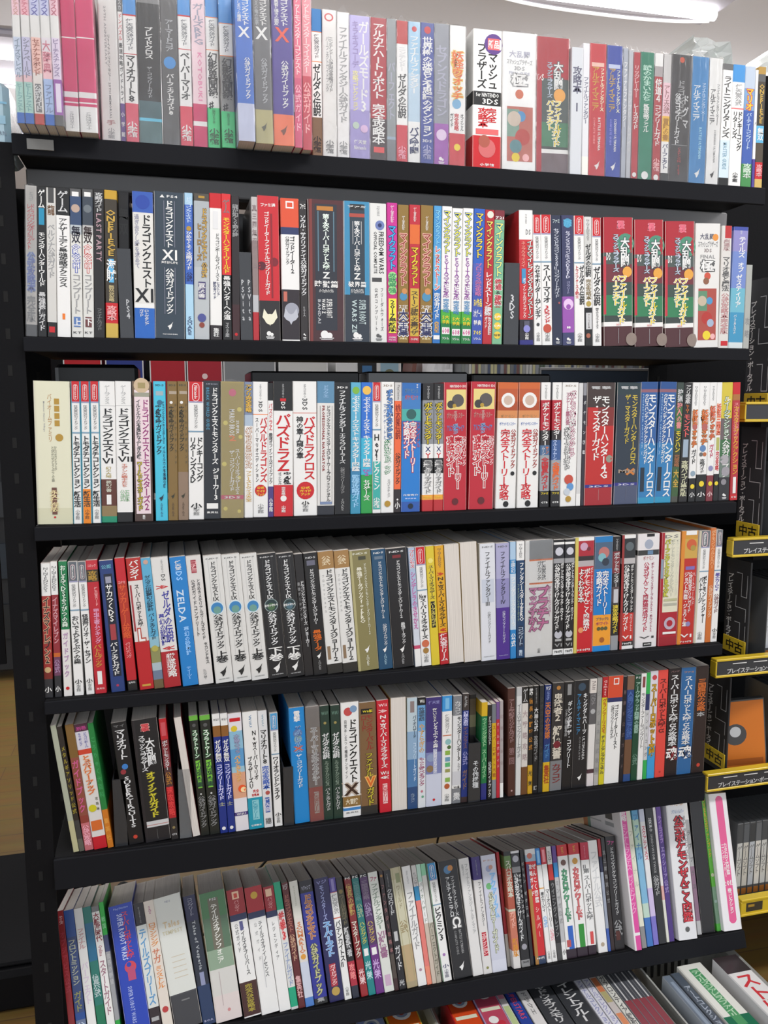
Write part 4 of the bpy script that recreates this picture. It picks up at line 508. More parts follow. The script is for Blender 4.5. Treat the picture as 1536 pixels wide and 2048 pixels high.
57.4 27.8 209.1 148 0.0 -4.03 |white book with dark brown lettering, right of the cream one, fourth shelf|#d9d8d4|h NDS .02 .03 #666 V ドラゴンクエストⅨ .5 .3 .05 .355 #333 q .25 .26 .02 .85 #aaa q .75 .76 .02 .85 #aaa c .5 .41 .4 #d0e0e4 c .5 .41 .34 #3a80b8 c .5 .425 .22 #6a9a90 v 公式ガイドブック .46 .73 #333 v 上巻 .75 .84 k f .91 .5 #222 H SQUARE_ENIX .5 .6 .965 .975 #777
86.0 28.1 209.4 148 0.0 -4.09 |white book with dark brown lettering, second from left of 3 like it, fourth shelf|#d9d8d4|h NDS .02 .03 #666 V ドラゴンクエストⅨ .5 .3 .05 .355 #333 q .25 .26 .02 .85 #aaa q .75 .76 .02 .85 #aaa c .5 .41 .4 #d0e0e4 c .5 .41 .34 #3a80b8 c .5 .425 .22 #6a9a90 v 公式ガイドブック .46 .73 #333 v 上巻 .75 .84 k f .91 .5 #222 H SQUARE_ENIX .5 .6 .965 .975 #777
114.8 26.8 208.9 148 0.0 -4.17 |white book with dark brown lettering, left of the black one, fourth shelf|#d9d8d4|h NDS .02 .03 #666 V ドラゴンクエストⅨ .5 .3 .05 .355 #333 q .25 .26 .02 .85 #aaa q .75 .76 .02 .85 #aaa c .5 .41 .4 #d0e0e4 c .5 .41 .34 #3a80b8 c .5 .425 .22 #6a9a90 v 公式ガイドブック .46 .73 #333 v 上巻 .75 .84 k f .91 .5 #222 H SQUARE_ENIX .5 .6 .965 .975 #777
142.4 30.4 207.5 148 0.0 -4.28 |black book with white lettering, right of the white one, fourth shelf|#1d1c1e|h NDS .02 .03 #ccc V ドラゴンクエストⅨ .5 .3 .05 .36 #e4e4e4 q .25 .26 .02 .85 #555 q .75 .76 .02 .85 #555 c .5 .41 .36 #8a9a9a c .5 .41 .32 #24383a c .5 .42 .2 #4a6a48 h 星空の守り人 .4 .42 w v 公式ガイドブック .46 .73 #e4e4e4 v 下巻 .75 .86 w f .91 .5 w H SQUARE_ENIX .5 .6 .965 .975 #ccc
173.5 27.7 206.9 148 0.0 -4.37 |black book with white lettering, second from left of 6 like it, fourth shelf|#1d1c1e|h NDS .02 .03 #ccc V ドラゴンクエストⅨ .5 .3 .05 .36 #e4e4e4 q .25 .26 .02 .85 #555 q .75 .76 .02 .85 #555 c .5 .41 .36 #8a9a9a c .5 .41 .32 #24383a c .5 .42 .2 #4a6a78 h 星空の守り人 .4 .42 w v 公式ガイドブック .46 .73 #e4e4e4 v 下巻 .75 .86 w f .91 .5 w H SQUARE_ENIX .5 .6 .965 .975 #ccc
201.6 14.3 205.0 148 0.0 -4.35 |black book with white lettering, third from left of 6 like it, fourth shelf|#1f1c1d|V ドラゴンクエストモンスターズ .65 .4 .22 .58 #ddd V ジョーカー .68 .4 .6 .76 #ddd V 最強データブック .25 .25 .22 .55 #999
216.6 22.8 205.7 148 0.0 -4.29 |black book with white lettering, left of the white and khaki one, fourth shelf|#191819|h NDS .03 .045 #ccc q .2 .8 .06 .1 #667 V ドラゴンクエストモンスターズジョーカー .5 .32 .13 .58 #ddd v 最強データ .63 .8 #d8681a f .84 .4 w v SQUARE .88 .96 #999
240.1 25.5 207.0 148 0.0 -4.20 |white and khaki book with black lettering, right of the black one, fourth shelf|#a07a48 .14 #deddd9 .92 #2a2824|v 公式 .04 .11 #dca V ドラゴンクエストモンスターズジョーカー2 .62 .44 .15 .9 #222 V プロフェッショナル .22 .12 .18 .5 #aaa q .1 .3 .77 .88 #8a7258
266.4 24.9 207.4 148 0.0 -4.12 |white and khaki book with black lettering, right of the white and khaki one, fourth shelf|#a07a48 .14 #deddd9 .92 #2a2824|v 公式 .04 .11 #dca V ドラゴンクエストモンスターズジョーカー2 .62 .44 .15 .9 #222 V プロフェッショナル .22 .12 .18 .5 #aaa q .1 .3 .77 .88 #8a7258
292.1 35.6 205.9 148 0.0 -4.05 |thick khaki book with white lettering on the fourth shelf|#847c50|q 0 .12 0 1 #b0a878 h NDS .02 .035 #ddc q .4 .75 .05 .08 #443 V 最強データブックforPRO .4 .22 .14 .6 #e8e4d0 V ドラゴンクエストモンスターズジョーカー2 .68 .12 .11 .7 #ddc f .82 .3 w v SQUARE .87 .96 #ddc
328.4 23.8 206.1 148 0.0 -3.90 |slate blue book with white lettering on the fourth shelf|#1e4a6a|h NDS .02 .035 #ddd q .2 .8 .055 .08 #678 V ドラゴンクエストモンスターズジョーカー2 .55 .26 .1 .57 #ddd V 公式ガイドブック .6 .26 .62 .8 #ddd f .83 .4 w v SQUARE .87 .96 #9bc
352.9 35.8 206.3 148 0.0 -3.80 |thick black book with white lettering on the fourth shelf|#18171a|h NDS .02 .035 #ddd q .3 .7 .055 .08 #7a2428 V ドラゴンクエストモンスターズジョーカー2 .55 .18 .1 .58 #ddd V 最強データブック .6 .18 .62 .8 #ddd f .84 .3 w v SQUARE .88 .97 #aaa
391.8 10.9 206.8 148 0.0 -3.81 |pale blue and white book with pink lettering on the fourth shelf|#a8b8d0 .5 #ccd2dc .82 #c04a6a .85 w|O プリンセス .5 .7 .02 .17 #c03a60 w v シンデレラのきせかえ .2 .68 #c060a0
403.4 17.2 206.9 148 0.0 -3.69 |white and red book with black lettering on the fourth shelf|w|N r h New .39 .43 k v スーパーマリオブラザーズ .43 .77 k c .5 .81 .38 #c86a48 c .5 .87 .3 #a07838 S k
421.3 14.6 207.8 148 0.0 -3.51 |yellow book with dark brown lettering on the fourth shelf|#d8c030|c .5 .12 .3 #e8d870 v スーパーマリオブラザーズ .16 .44 #333 q .25 .75 .46 .68 k v パーフェクトガイド .47 .67 #e8d870
436.6 15.6 207.9 148 0.0 -3.36 |yellow and red book with dark brown lettering on the fourth shelf|#dca41e .73 #b82028|v NINTENDODS .02 .18 #864 h ≫ .22 .25 r v Newスーパーマリオブラザーズ .26 .68 #3a2a10 h ≪ .69 .72 r V 任天堂ドリーム .5 .7 .74 .97 #edd
453.0 26.7 208.6 148 0.0 -3.27 K|book turned round with its pale page edges outward, first from left of these, fourth shelf|#b5a698|
480.4 30.7 210.7 148 0.0 -3.11 K|book turned round with its pale page edges outward, right of the page-edge one, fourth shelf|#b2a394|
511.8 28.2 207.2 148 0.0 -1.84 |white book with dark grey lettering on the fourth shelf|#d8dae0|q .1 .9 .3 .5 #c4cad6 h NDS .02 .035 #777 V ファイナルファンタジーⅢ .5 .3 .07 .53 #444 V 公式コンプリートガイド .55 .18 .58 .85 #777 H SquareEnix .5 .7 .96 .97 #777
540.7 24.7 206.7 148 0.0 -1.55 |lavender and purple book with navy lettering on the fourth shelf|#a8a6c8 .3 #8e8ab8 .55 #4a2a88|h NDS .02 .035 #555 V ファイナルファンタジーⅣ .5 .32 .07 .52 #334 V 公式コンプリートガイド .55 .2 .58 .86 #ccd H SquareEnix .5 .7 .96 .97 #aac
566.1 10.7 208.5 148 0.0 -1.28 |pale blue and blue book with white lettering on the fourth shelf|#a8c4dc .15 #3a88c0 .27 #bccfe0 .75 #2a80c0|v 王国の幻 .16 .26 w v ファンタジーエクスプローラ .3 .72 w v 公式 .78 .9 w
577.5 15.5 208.7 148 0.0 -1.17 |dark blue and white book with white lettering on the fourth shelf|w .16 #163a60|v NINTENDO .02 .14 #777 V ファンタシースターZERO .62 .46 .18 .68 w V フォトンブレイザーガイド .22 .22 .36 .68 #9a8 q .25 .75 .72 .9 #24304a v コンプリート .73 .89 #abc v 集英社 .93 .98 #cde
593.7 52.3 209.0 148 0.0 -1.01 F|thick white and grey book with pink lettering on the fourth shelf|#77797a .16 #c86020 .17 o .175 w .36 #c86020 .37 o .375 w|q 0 .14 0 1 w V 任天堂公式 .66 .14 .18 .34 #333 V ガイドブック .5 .14 .18 .34 #333 O プラチナ .64 .36 .4 .77 #d060a0 #803060 O マップずかん .28 .26 .4 .78 #d070a8 #803060 V ポケットモンスター .88 .12 .4 .66 #c080a0 v 小学館 .93 .97 #555
646.6 20.8 208.1 148 0.0 -0.77 |black book with white lettering, right of the white and grey one, fourth shelf|#141214 .02 w .04 #24242a .16 #9a9a9c .2 #1a181a .95 w|c .5 .1 .36 #c8c8d0 V 公式完全ぼうけんクリアガイド .35 .42 .21 .78 w V ポケットモンスターブラック・ホワイト .8 .28 .2 .7 w c .5 .82 .36 #b8b8c0 c .5 .79 .14 #1a181a q .2 .8 .86 .88 #aaa h VI .9 .93 #999 h 780円 .96 .985 #222
668.1 18.9 208.1 148 0.0 -0.66 |black book with white lettering, left of the red one, fourth shelf|#141214 .02 w .04 #24242a .16 #9a9a9c .2 #1a181a .95 w|c .5 .1 .36 #c8c8d0 V 公式完全ぼうけんクリアガイド .35 .42 .21 .78 w V ポケットモンスターブラック・ホワイト .8 .28 .2 .7 w c .5 .82 .36 #b8b8c0 c .5 .79 .14 #1a181a q .2 .8 .86 .88 #aaa h VI .9 .93 #999 h 780円 .96 .985 #222
687.7 37.0 210.5 148 0.0 -0.58 |thick red book with white lettering on the fourth shelf|w .03 #a82030 .16 #2a2022 .2 #b0a8a8 .25 #c01e26|q 0 .16 0 1 #d0c060 c .45 .08 .2 #c8a0b8 c .7 .1 .1 #702030 O よくわかる本 .34 .28 .27 .56 w #801818 V ポケモンぜんこく図鑑が .64 .28 .27 .81 w V ポケットモンスターブラック .88 .12 .26 .65 #ecc c .35 .8 .14 #e09060 h 950円 .965 .985 w
725.4 35.4 210.6 148 0.0 -0.38 |thick blue and orange book with white lettering on the fourth shelf|#1a78b8 .05 #48607a .28 #1478c0 .68 #e89a2a .95 #1a80c8|c .5 .14 .3 #b8706a c .4 .18 .22 #7ab0b8 c .6 .22 .2 #2a3444 O 攻略ガイド .28 .3 .3 .6 w #1050a0 O 完全ストーリー .62 .3 .3 .68 w #1050a0 h ブラック2 .7 .73 #666 h ホワイト .74 .77 #b05060 c .3 .8 .1 #553 c .5 .8 .1 #553 c .7 .8 .1 #553 c .5 .9 .14 #a05a20
761.5 14.8 209.5 148 0.0 -0.43 |black and dark red book with cream lettering on the fourth shelf|#181618 .13 #7a2a30 .32 #2a2426 .44 #5a4a4c .57 #3a3634 .6 #202020 .87 #909296|v NINTENDODS .02 .12 #bbb v ポケットモンスター .14 .44 #ccc q .2 .8 .46 .58 #c0c0c4 v 速攻攻略ガイド .6 .85 #e0c840
779.7 27.1 211.2 148 0.0 -0.48 |black and red book with white lettering on the fourth shelf|w .03 #24262a .2 #b8b4b4 .25 #1c1a1c .68 #c03028 .93 k .97 w|q 0 .15 0 1 #98302e c .55 .1 .3 #5a6468 V 公式完全ぼうけんクリアガイド .38 .34 .26 .84 w V ポケットモンスターブラック .78 .2 .26 .67 w V ホワイト2 .78 .2 .69 .84 #ecc h VI .88 .91 w h 780円 .94 .96 w
811.4 44.0 211.4 148 0.0 -0.54 |thick white book with red lettering on the fourth shelf|#e0dcdc .14 #333 .185 #e0dcdc .96 #e0dcdc|q .4 .75 0 .025 k c .5 .09 .2 #a0a8b8 q .45 .7 .145 .18 #6080a0 H ポケモン .5 .5 .19 .23 #b88 V 公式ぜんこく図鑑完成ガイド .42 .22 .25 .86 #b01c40 V ポケットモンスターブラック2・ホワイト2 .7 .12 .25 .86 #a04060 h VI .9 .92 #444 q .35 .75 .955 .99 #222 H 880円 .55 .3 .965 .98 w
858.9 39.1 212.2 148 0.0 -0.16 |thick red book with yellow lettering on the fourth shelf|#a81c2c .92 #981c28|q .14 .95 0 .7 #dcd8c0 q 0 .12 .23 .4 #8898a8 h DS .02 .05 #777 V ポケットモンスターハートゴールド .83 .16 .06 .56 #ccb V ポケットモンスターソウルシルバー .58 .2 .06 .56 #b8b8a8 O パーフェクトクリアBOOK .3 .24 .06 .56 #c8c840 #8a8a40 q .2 .9 .58 .6 #b8b890 q .2 .9 .62 .64 #b0b0a0 c .55 .8 .3 #b8a8b8 c .55 .8 .16 #a81c2c q .2 .9 .875 .895 w
898.8 34.3 213.4 148 0.0 0.15 |thick red and gold book with white lettering on the fourth shelf|#c89030 .07 #c8a048 .24 #b82a20|q 0 .2 0 1 #d8862a q .25 .9 0 .035 w c .6 .12 .3 #c85a30 c .7 .15 .16 #a89040 q .3 .85 .31 .34 #7a6ab0 V ジョウト図鑑・ジョウト編 .38 .22 .36 .84 w V 公式完全クリアガイド .62 .2 .36 .72 w V ハートゴールド .82 .16 .36 .66 #ecc c .6 .82 .14 #8a80b0 h VI .91 .94 w h 760円 .97 .985 w
933.8 23.9 212.1 148 0.0 0.57 |white and grey book with black lettering on the fourth shelf|w|N #6a6e74 q 0 .16 0 1 #c8c0a8 V パトナージ .35 .28 .41 .64 k V ポケモンレンジャー .68 .3 .4 .82 k S k
958.5 11.1 217.0 148 0.0 0.41 |orange book with beige lettering on the fourth shelf|#c86c2c|v ポケモンソウルシルバー .02 .35 #e8b080 v 公式ガイドブック .5 .78 #e8c0a0
970.3 13.7 212.7 148 0.0 0.42 |white and grey book with khaki lettering on the fourth shelf|w|N #6a6e74 v 星のカービィ .38 .54 #5040a0 v 公式ガイド .57 .74 #866 v 小 .88 .91 k S k
=
-170.7 8.3 212.1 148 0.0 -6.47 |thin beige book on the fifth shelf|#a8ac98 .75 #b8b48c|
-161.8 7.6 209.5 148 0.0 -6.46 |thin black and dark grey book with gold lettering on the fifth shelf|#2a221c .75 #3a3a38 .9 #5a5a50|v メタルギアソリッド公式 .15 .7 #a8982a
-153.5 12.8 210.9 148 0.0 -5.49 |brown and pink book with pink lettering on the fifth shelf|#7a5a2a .26 #8a4a3a .72 #8a3a30 .78 #c06a70|v ガイドブック .28 .7 #d05a90 v 公式攻略 .8 .96 #eab
-140.0 20.1 210.1 148 0.0 -5.66 |cream and red book with coral lettering on the fifth shelf|#4a2438 .06 #d0ccd4 .2 #c8402a .24 #d8d4d0 .9 #c01828|h 別冊 .02 .05 #b48 V ドラゴンボール .7 .25 .07 .19 #66a V キラポップ .3 .2 .07 .17 #66a O とぶパワーアップ .5 .5 .25 .56 #d0602a #e8c0a0 c .4 .67 .3 #c8c020 V 攻略本 .8 .18 .58 .7 #776 q .1 .9 .77 .85 #d0682a
-118.9 8.7 210.4 148 0.0 -5.93 |thin green and orange book with green lettering on the fifth shelf|#1e7a38 .69 #c8741c|v こうりゃく大百科 .1 .6 #3a9a58 v 集英社 .75 .95 #e09a40
-86.8 23.4 206.7 148 0.0 -5.37 |black book with white lettering, right of the green and orange one, fifth shelf|#121114|h マイ .02 .04 #777 v マリオカート .06 .3 #ddd c .5 .36 .2 #3a7ac0 c .35 .4 .18 #903038 v SUPERCIRCUITS .44 .86 #ddd c .5 .94 .14 #c04030
-60.6 39.1 207.3 148 0.0 -4.08 |thick black book with yellow lettering on the fifth shelf|#18171a .83 #c8c8c8 .86 #b06a60 .865 #c8c8c8 .88 #1e1c20|q 0 .12 0 1 #242024 O 電撃 .5 .44 .04 .1 #d04a50 #e0b0a8 V スマッシュブラザーズ .32 .24 .13 .42 #e4e4e4 V 大乱闘 .62 .3 .16 .38 #e4e4e4 O オフィシャルガイド .5 .3 .43 .8 #d8cc30 #706a30 q .495 .505 .9 .98 #777
-20.7 11.4 206.0 148 0.0 -3.59 |red and dark brown book with white lettering on the fifth shelf|#b81e28 .17 #7a2a30 .4 #4a2c2c .56 #b02028 .82 #2a2626|q .2 .8 .03 .14 #c85058 v ポケットモンスター .18 .42 #ddd v 公式 .44 .54 #b07830 v 速攻攻略 .56 .8 #e04040 c .5 .9 .2 #8a7a50 h GTB .95 .965 #ccc
13.3 12.1 206.3 148 0.0 -6.64 K|book turned round with its pale page edges outward, first from left of these, fifth shelf|#b8aea0|
26.1 13.8 206.3 148 0.0 -3.70 |black book with grey lettering, right of the page-edge one, fifth shelf|#6ab040 .04 #1c1f1a|c .5 .08 .2 #555 O スプラトゥーン .5 .5 .12 .35 w #384 q .25 .75 .37 .6 #78c040 v イカ研究白書 .38 .59 #243 c .5 .65 .1 #ccc v 公式ガイドブック .67 .93 #888
40.6 16.3 205.2 148 0.0 -3.13 |black book with grey lettering, right of the black one, fifth shelf|#6ab040 .04 #1c1f1a|c .5 .08 .2 #555 O スプラトゥーン .5 .5 .12 .35 w #384 q .25 .75 .37 .6 #78c040 v イカ研究白書 .38 .59 #243 c .5 .65 .1 #ccc v 公式ガイドブック .67 .93 #888
57.5 12.3 205.8 148 0.0 -2.40 |dark blue book with white lettering, right of the black one, fifth shelf|w .1 #8a5a28 .19 #1c2f80|h WiiU .04 .06 #555 v ゼルダ無双 .22 .4 w v コンプリートガイド .42 .72 #ddf v 士 .74 .77 #aa8 c .5 .96 .25 w
70.5 11.6 205.4 148 0.0 -2.38 |dark blue book with white lettering, right of the dark blue one, fifth shelf|w .1 #8a5a28 .19 #1c2f80|h WiiU .04 .06 #555 v ゼルダ無双 .22 .4 w v コンプリートガイド .42 .72 #ddf v 士 .74 .77 #aa8 c .5 .96 .25 w
82.7 21.5 203.7 148 0.0 -2.38 |white and beige book with orange lettering on the fifth shelf|#e0dce0 .15 #8ab8d0 .3 #5a98c8 .45 #9ac0d0 .5 #d8a080 .72 #e0dce0 .84 #4a3a78 .87 #e0dce0|q .1 .9 .04 .07 r c .4 .13 .24 #d8c030 O 大乱闘スマブラ .55 .4 .18 .34 #aac #556 O パーフェクトガイド .5 .44 .36 .58 #e0963a #f0d0a0 c .7 .64 .3 #e8582a c .8 .65 .22 #f8d8a0 h WiiU .845 .865 w
104.9 24.2 203.8 148 0.0 -2.08 |white and teal book with black lettering on the fifth shelf|w .73 #1e94ac|r WiiU .5 .18 .03 .13 #68a V Newスーパーマリオ .7 .26 .16 .58 k V ブラザーズU .32 .26 .38 .65 k H 完全 .6 .4 .66 .69 r H 攻略本 .55 .5 .695 .72 r q .3 .75 .75 .92 #8ac8d0 v 任天堂ドリーム .76 .91 #2a90a8 h 徳間書店 .96 .975 w
129.7 14.6 203.5 148 0.0 -2.02 |white book with black lettering, right of the white and teal one, fifth shelf|#dcdcdc|r WiiU .5 .2 .03 .13 #79a v マリオカート8 .16 .45 k v 完全攻略本 .47 .67 #3a60b8 c .6 .7 .25 #b05048 q .25 .75 .74 .87 #3a58a0 v 任天堂 .75 .86 #ccd v 徳間 .92 .97 #555
147.2 13.0 197.3 148 0.0 -1.52 |white and sky blue book with black lettering on the fifth shelf|w|N #4a98c8 v ワリオランドシェイク .38 .76 k v 小 .88 .91 k S k
180.9 25.7 203.2 148 0.0 -2.11 |blue book with white lettering, right of the white and sky blue one, fifth shelf|#1b83c8|V 電撃 .5 .36 .03 .12 w c .5 .22 .3 #5a78a8 c .5 .27 .26 #7a98a0 O ゼノブレイドX .5 .34 .16 .38 #48649a #9ac0e0 h X .33 .37 #d0603a V ザ・コンプリートガイド .5 .34 .4 .69 w
207.3 23.4 202.3 148 0.0 -1.82 F|dark red and brown book with grey lettering on the fifth shelf|#77706c .18 #7a6c60 .4 #6a5a58 .7 #8e2c24|O スーパーマリオギャラクシー .55 .44 .18 .68 #888 #ddd q .35 .7 .74 .93 #a89890 v 任天堂ドリーム .75 .92 #8e2c24
231.3 15.8 202.0 148 0.0 -1.74 |dark green book with white lettering, right of the dark red and brown one, fifth shelf|#22382e|h WiiU .05 .08 #687 c .5 .15 .15 #998a50 v ゼルダの伝説 .24 .46 #ddd v トワイライトプリンセス .48 .7 #9a9 v パーフェクトガイド .72 .92 #ccc
247.7 15.9 201.2 148 0.0 -1.36 |dark green book with white lettering, right of the dark green one, fifth shelf|#22382e|h WiiU .05 .08 #687 c .5 .15 .15 #998a50 v ゼルダの伝説 .24 .46 #ddd v トワイライトプリンセス .48 .7 #9a9 v パーフェクトガイド .72 .92 #ccc
264.2 30.9 203.9 148 0.0 -0.95 |white book with black lettering, right of the dark green one, fifth shelf|w .82 #8a6a38 .91 w .92 #3a80c0 .945 w|c .4 .08 .24 #c04a48 c .7 .06 .2 #7a98b8 V ドラゴンクエスト .64 .42 .15 .7 k V 目覚めし五つの種族オンライン .24 .14 .15 .66 #666 O X .5 .8 .7 .81 #3a2418 #b8a898 h 大冒険 .84 .89 #e8dcc0 h 集英社 .955 .97 #888
295.8 28.8 201.0 148 0.0 -0.91 |brown book with dark red lettering on the fifth shelf|#7a5c3c .92 #2c2a28|q .1 .8 .055 .1 k H Wii版 .5 .6 .065 .09 #e0d030 V モンスターバトル .6 .4 .11 .42 #903028 V ロード .25 .3 .11 .25 #903028 O ファイナル .55 .4 .45 .66 #c8b838 #443818 O V .6 .6 .66 .75 #d86a28 #e8b060 O ガイド .6 .4 .76 .92 #c8b838 #443818
328.6 20.8 202.1 148 0.0 -1.59 |red book with white lettering on the fifth shelf|#c42030|h Wii .03 .055 #ecc h ≫ .08 .11 #ecc v Newスーパーマリオブラザーズ .13 .6 w h Wii .63 .66 w h ≪ .67 .7 w q .3 .7 .74 .92 #e8c0c0 v 任天堂ドリーム .75 .91 #c42030
350.1 27.3 203.8 148 0.0 -0.71 K|book turned round with its pale page edges outward, right of the red one, fifth shelf|#b9ab98|
378.1 18.4 201.5 148 0.0 -0.36 |pale blue and lavender book with white lettering on the fifth shelf|#b8c8d0 .3 #8aa8c4 .55 #4a78a8 .8 #2a4a78|q .3 .7 .03 .13 #8a7a78 V バイオハザード .72 .3 .16 .36 #345 V コンプリートガイド .72 .28 .4 .75 #cde v カプコン .86 .94 #9ab
397.2 14.0 200.8 148 0.0 -0.32 |white and pale blue book with gold lettering on the fifth shelf|k .07 #6aa0d0 .3 #a8c4e0 .55 #d8dce0|H Wii .55 .6 .02 .05 w v 牧場物語 .09 .21 #456 v やすらぎの .24 .5 #d0a060 v もっと遊べるブック .54 .8 #a05070 c .5 .85 .16 #c07080 c .6 .9 .16 #60a080
411.8 28.8 198.7 148 0.0 -0.29 |dark blue and cream book with white lettering on the fifth shelf|#3a2e70 .4 #4a4480 .5 #7a80b0 .7 #c8ccdc|h 任天堂 .03 .06 #88b O 街へいこうよ .55 .3 .1 .22 w #445 V どうぶつの森 .6 .26 .23 .46 w c .3 .55 .25 #8a98b8 c .25 .65 .22 #8a7050 q .45 .7 .47 .7 #a8acc8 V 公式ガイドブック .58 .2 .48 .69 w c .5 .94 .08 r
441.3 17.9 199.1 148 0.0 -0.18 |white and sky blue book with grey lettering on the fifth shelf|#3a90d0 .14 w|q .3 .7 .02 .12 #7ab8e0 q 0 1 .355 .365 #c07050 v 任天堂公式ガイド .17 .34 #999 c .6 .42 .3 #8ab8b8 c .7 .47 .2 #4a6a38 q .3 .8 .5 .54 #8ab048 q .3 .8 .56 .6 #6a98b0 q .3 .8 .61 .65 #5ab070 q .3 .8 .67 .7 #9a9858 q .3 .8 .75 .79 #88b050 c .5 .83 .28 #b05a30 S k
459.9 16.2 197.3 148 0.0 0.26 |white and grey book with black lettering on the fifth shelf|#7a7c80 .18 #dcdcdc .7 #c8c8cc .83 w .86 #7a7c80|v カプコン .05 .17 #ccc V モンスターハンター3 .7 .44 .19 .6 #222 V トライ .7 .3 .62 .7 #777 h Wii版 .835 .86 k v 集英 .9 .97 #ddd
476.8 11.8 199.5 148 0.0 0.47 |dark blue and dark brown book with brown lettering on the fifth shelf|#3a3230 .15 #1c3078 .95 #3a2a2a|v PSP .02 .12 #999 v 幻想水滸伝 .16 .29 #ddf v ティアクライス .3 .5 #7a5a60 v 公式 .53 .65 #99c v ガイド .7 .88 #8a6a58
501.1 12.5 187.2 148 -25.0 -0.30 |black and brown book on the fifth shelf|#1c1c1e .04 #5a5040 .2 #77745a .32 #3a3a30 .4 #242426|
513.6 11.3 180.9 148 0.0 -0.03 |dark green and dark blue book with mint green lettering on the fifth shelf|#d0a820 .14 #1a7040 .83 #2a2f78|v ウイニングポスト .16 .45 #9c9 v スーパーガイド .48 .78 #9c9
526.9 7.7 175.3 148 0.0 -0.64 |thin black book with white lettering on the fifth shelf|#1c1b1a|v ドラゴンクエスト .12 .42 #ccc v 公式ガイドブック .6 .98 #ddd
535.5 7.9 176.3 148 0.0 -0.88 |thin yellow and grey book with brown lettering on the fifth shelf|#70767c .2 #d0a81e .8 #80868c|v スーパーロボット大戦 .22 .78 #a05a28
544.1 6.0 179.3 148 0.0 -0.98 |thin red and purple book with beige lettering on the fifth shelf|#70508a .18 #b82434|v オール公式ガイド .2 .7 #daa
550.9 6.3 180.5 148 0.0 -1.02 |thin beige and white book with grey lettering on the fifth shelf|#a8a0a0 .85 w|v 幻想水滸伝 .1 .7 #988
566.3 13.8 201.8 148 0.0 -1.10 |dark brown book with grey lettering on the fifth shelf|#4a2820|v アート戦記オリジナルガイド .1 .5 #977 v 第二回 .55 .7 #866 c .5 .95 .12 #b99
580.8 10.0 202.2 148 0.0 -0.36 |cream book with grey lettering on the fifth shelf|#b8b8b8 .08 #d0d0ce|v イースⅥザコンプリートガイド .15 .65 #888
591.5 12.0 202.1 148 0.0 -0.42 |cream and brown book with beige lettering on the fifth shelf|#22201e .15 #d0cbc4 .74 #6a4424|v ゲーム .02 .14 #bbb v 大戦略攻略 .2 .7 #a99
604.2 9.1 202.0 148 0.0 -0.48 |thin black and gold book with gold lettering on the fifth shelf|#1c1a18 .73 #c89a20|v 侍魂 .02 .08 w v 信長の野望公式 .1 .6 #b87a28 v 光栄 .76 .95 #443
614.0 10.1 202.0 148 0.0 -0.53 |black book with grey lettering, right of the black and gold one, fifth shelf|#151416|v PlayStation .02 .16 #999 v 大神公式 .2 .42 #ccc v 攻略ガイド .46 .7 #888 h 講 .93 .97 #bbb
624.8 8.2 202.0 148 0.0 -0.23 |thin navy book with dark grey lettering on the fifth shelf|#25282a|v 公式コンプリートガイド .1 .8 #444
633.7 13.2 201.8 148 0.0 0.02 |dark blue and yellow book with orange lettering on the fifth shelf|#1c2f68 .6 #1f4a80 .72 #d0a820|h Vジ .01 .05 w v ドラクエⅤ .06 .14 #9ad v 天空の花嫁 .16 .5 #c87030 v ガイド .55 .68 #4a80b0 v 集英社 .75 .92 #a03a20
647.6 23.2 203.7 148 0.0 0.39 |dark brown and grey book with cream lettering on the fifth shelf|#2e2b2b .72 #77787a|c .5 .045 .17 #b07838 v 鬼武者2 .1 .35 #d0c8b8 v 解体真書 .4 .7 #d0c8b8 c .5 .57 .3 #701c28 v カプコン .75 .93 #722
671.5 19.4 203.7 148 0.0 0.28 |black book with white lettering, right of the dark brown and grey one, fifth shelf|#141315|q .3 .7 .02 .12 #888 V ギレンの野望ザ・コンプリート .6 .4 .18 .8 #ddd V ジオン独立戦争記 .25 .24 .25 .5 #aaa
691.6 29.7 204.3 148 0.0 0.18 |black book with white lettering, right of the black one, fifth shelf|#1b1a1d|c .5 .06 .25 #34485a V キングダムハーツ .74 .24 .12 .5 #ddd V アルティマニア .32 .24 .12 .5 #3a80b0 r ULTIMANIA .7 .18 .52 .74 #bbb r COMPLETE .45 .1 .52 .74 #888 f .9 .36 w
722.0 13.6 205.0 148 0.0 0.43 |white and slate blue book with grey lettering on the fifth shelf|#d8d0c8 .13 #5a585a .42 #dcd8d4 .84 #4a3038 .88 #d8d0d0|v ファミ .02 .1 #544 v ペルソナ .14 .24 #999 c .5 .3 .35 #aaa
736.2 9.5 205.8 148 0.0 0.54 |grey book with grey lettering on the fifth shelf|#9a9894 .9 #b0aca8|v ジージェネ公式攻略 .1 .9 #888
746.5 10.6 206.7 148 0.0 0.61 |yellow and red book with dark grey lettering on the fifth shelf|#b01c24 .19 #d0c428|v Gamest .03 .17 #ecc v グランツーリスモ .2 .52 #b03028 v チューンアップマニュアル .54 .9 #444
757.8 30.3 206.8 148 0.0 0.69 |white and coral book with black lettering on the fifth shelf|#d04a2c .2 #2a3060 .24 w|q .35 .7 .02 .08 w q .4 .65 .03 .07 #d04a2c V ゴッドイーターバースト .62 .24 .27 .68 k V 公式コンプリートガイド .35 .2 .27 .58 #555
788.8 7.6 204.1 148 0.0 0.60 |thin black book with brown lettering on the fifth shelf|#18151b|v 悪魔城公式ガイド .1 .9 #655
797.1 15.0 204.1 148 0.0 0.57 |dark blue and brown book with blue lettering on the fifth shelf|#7a5a48 .13 #24407a .6 #6a4a34 .93 #2a4a80|v 人造ソングマニア公式 .15 .58 #4a6aa8
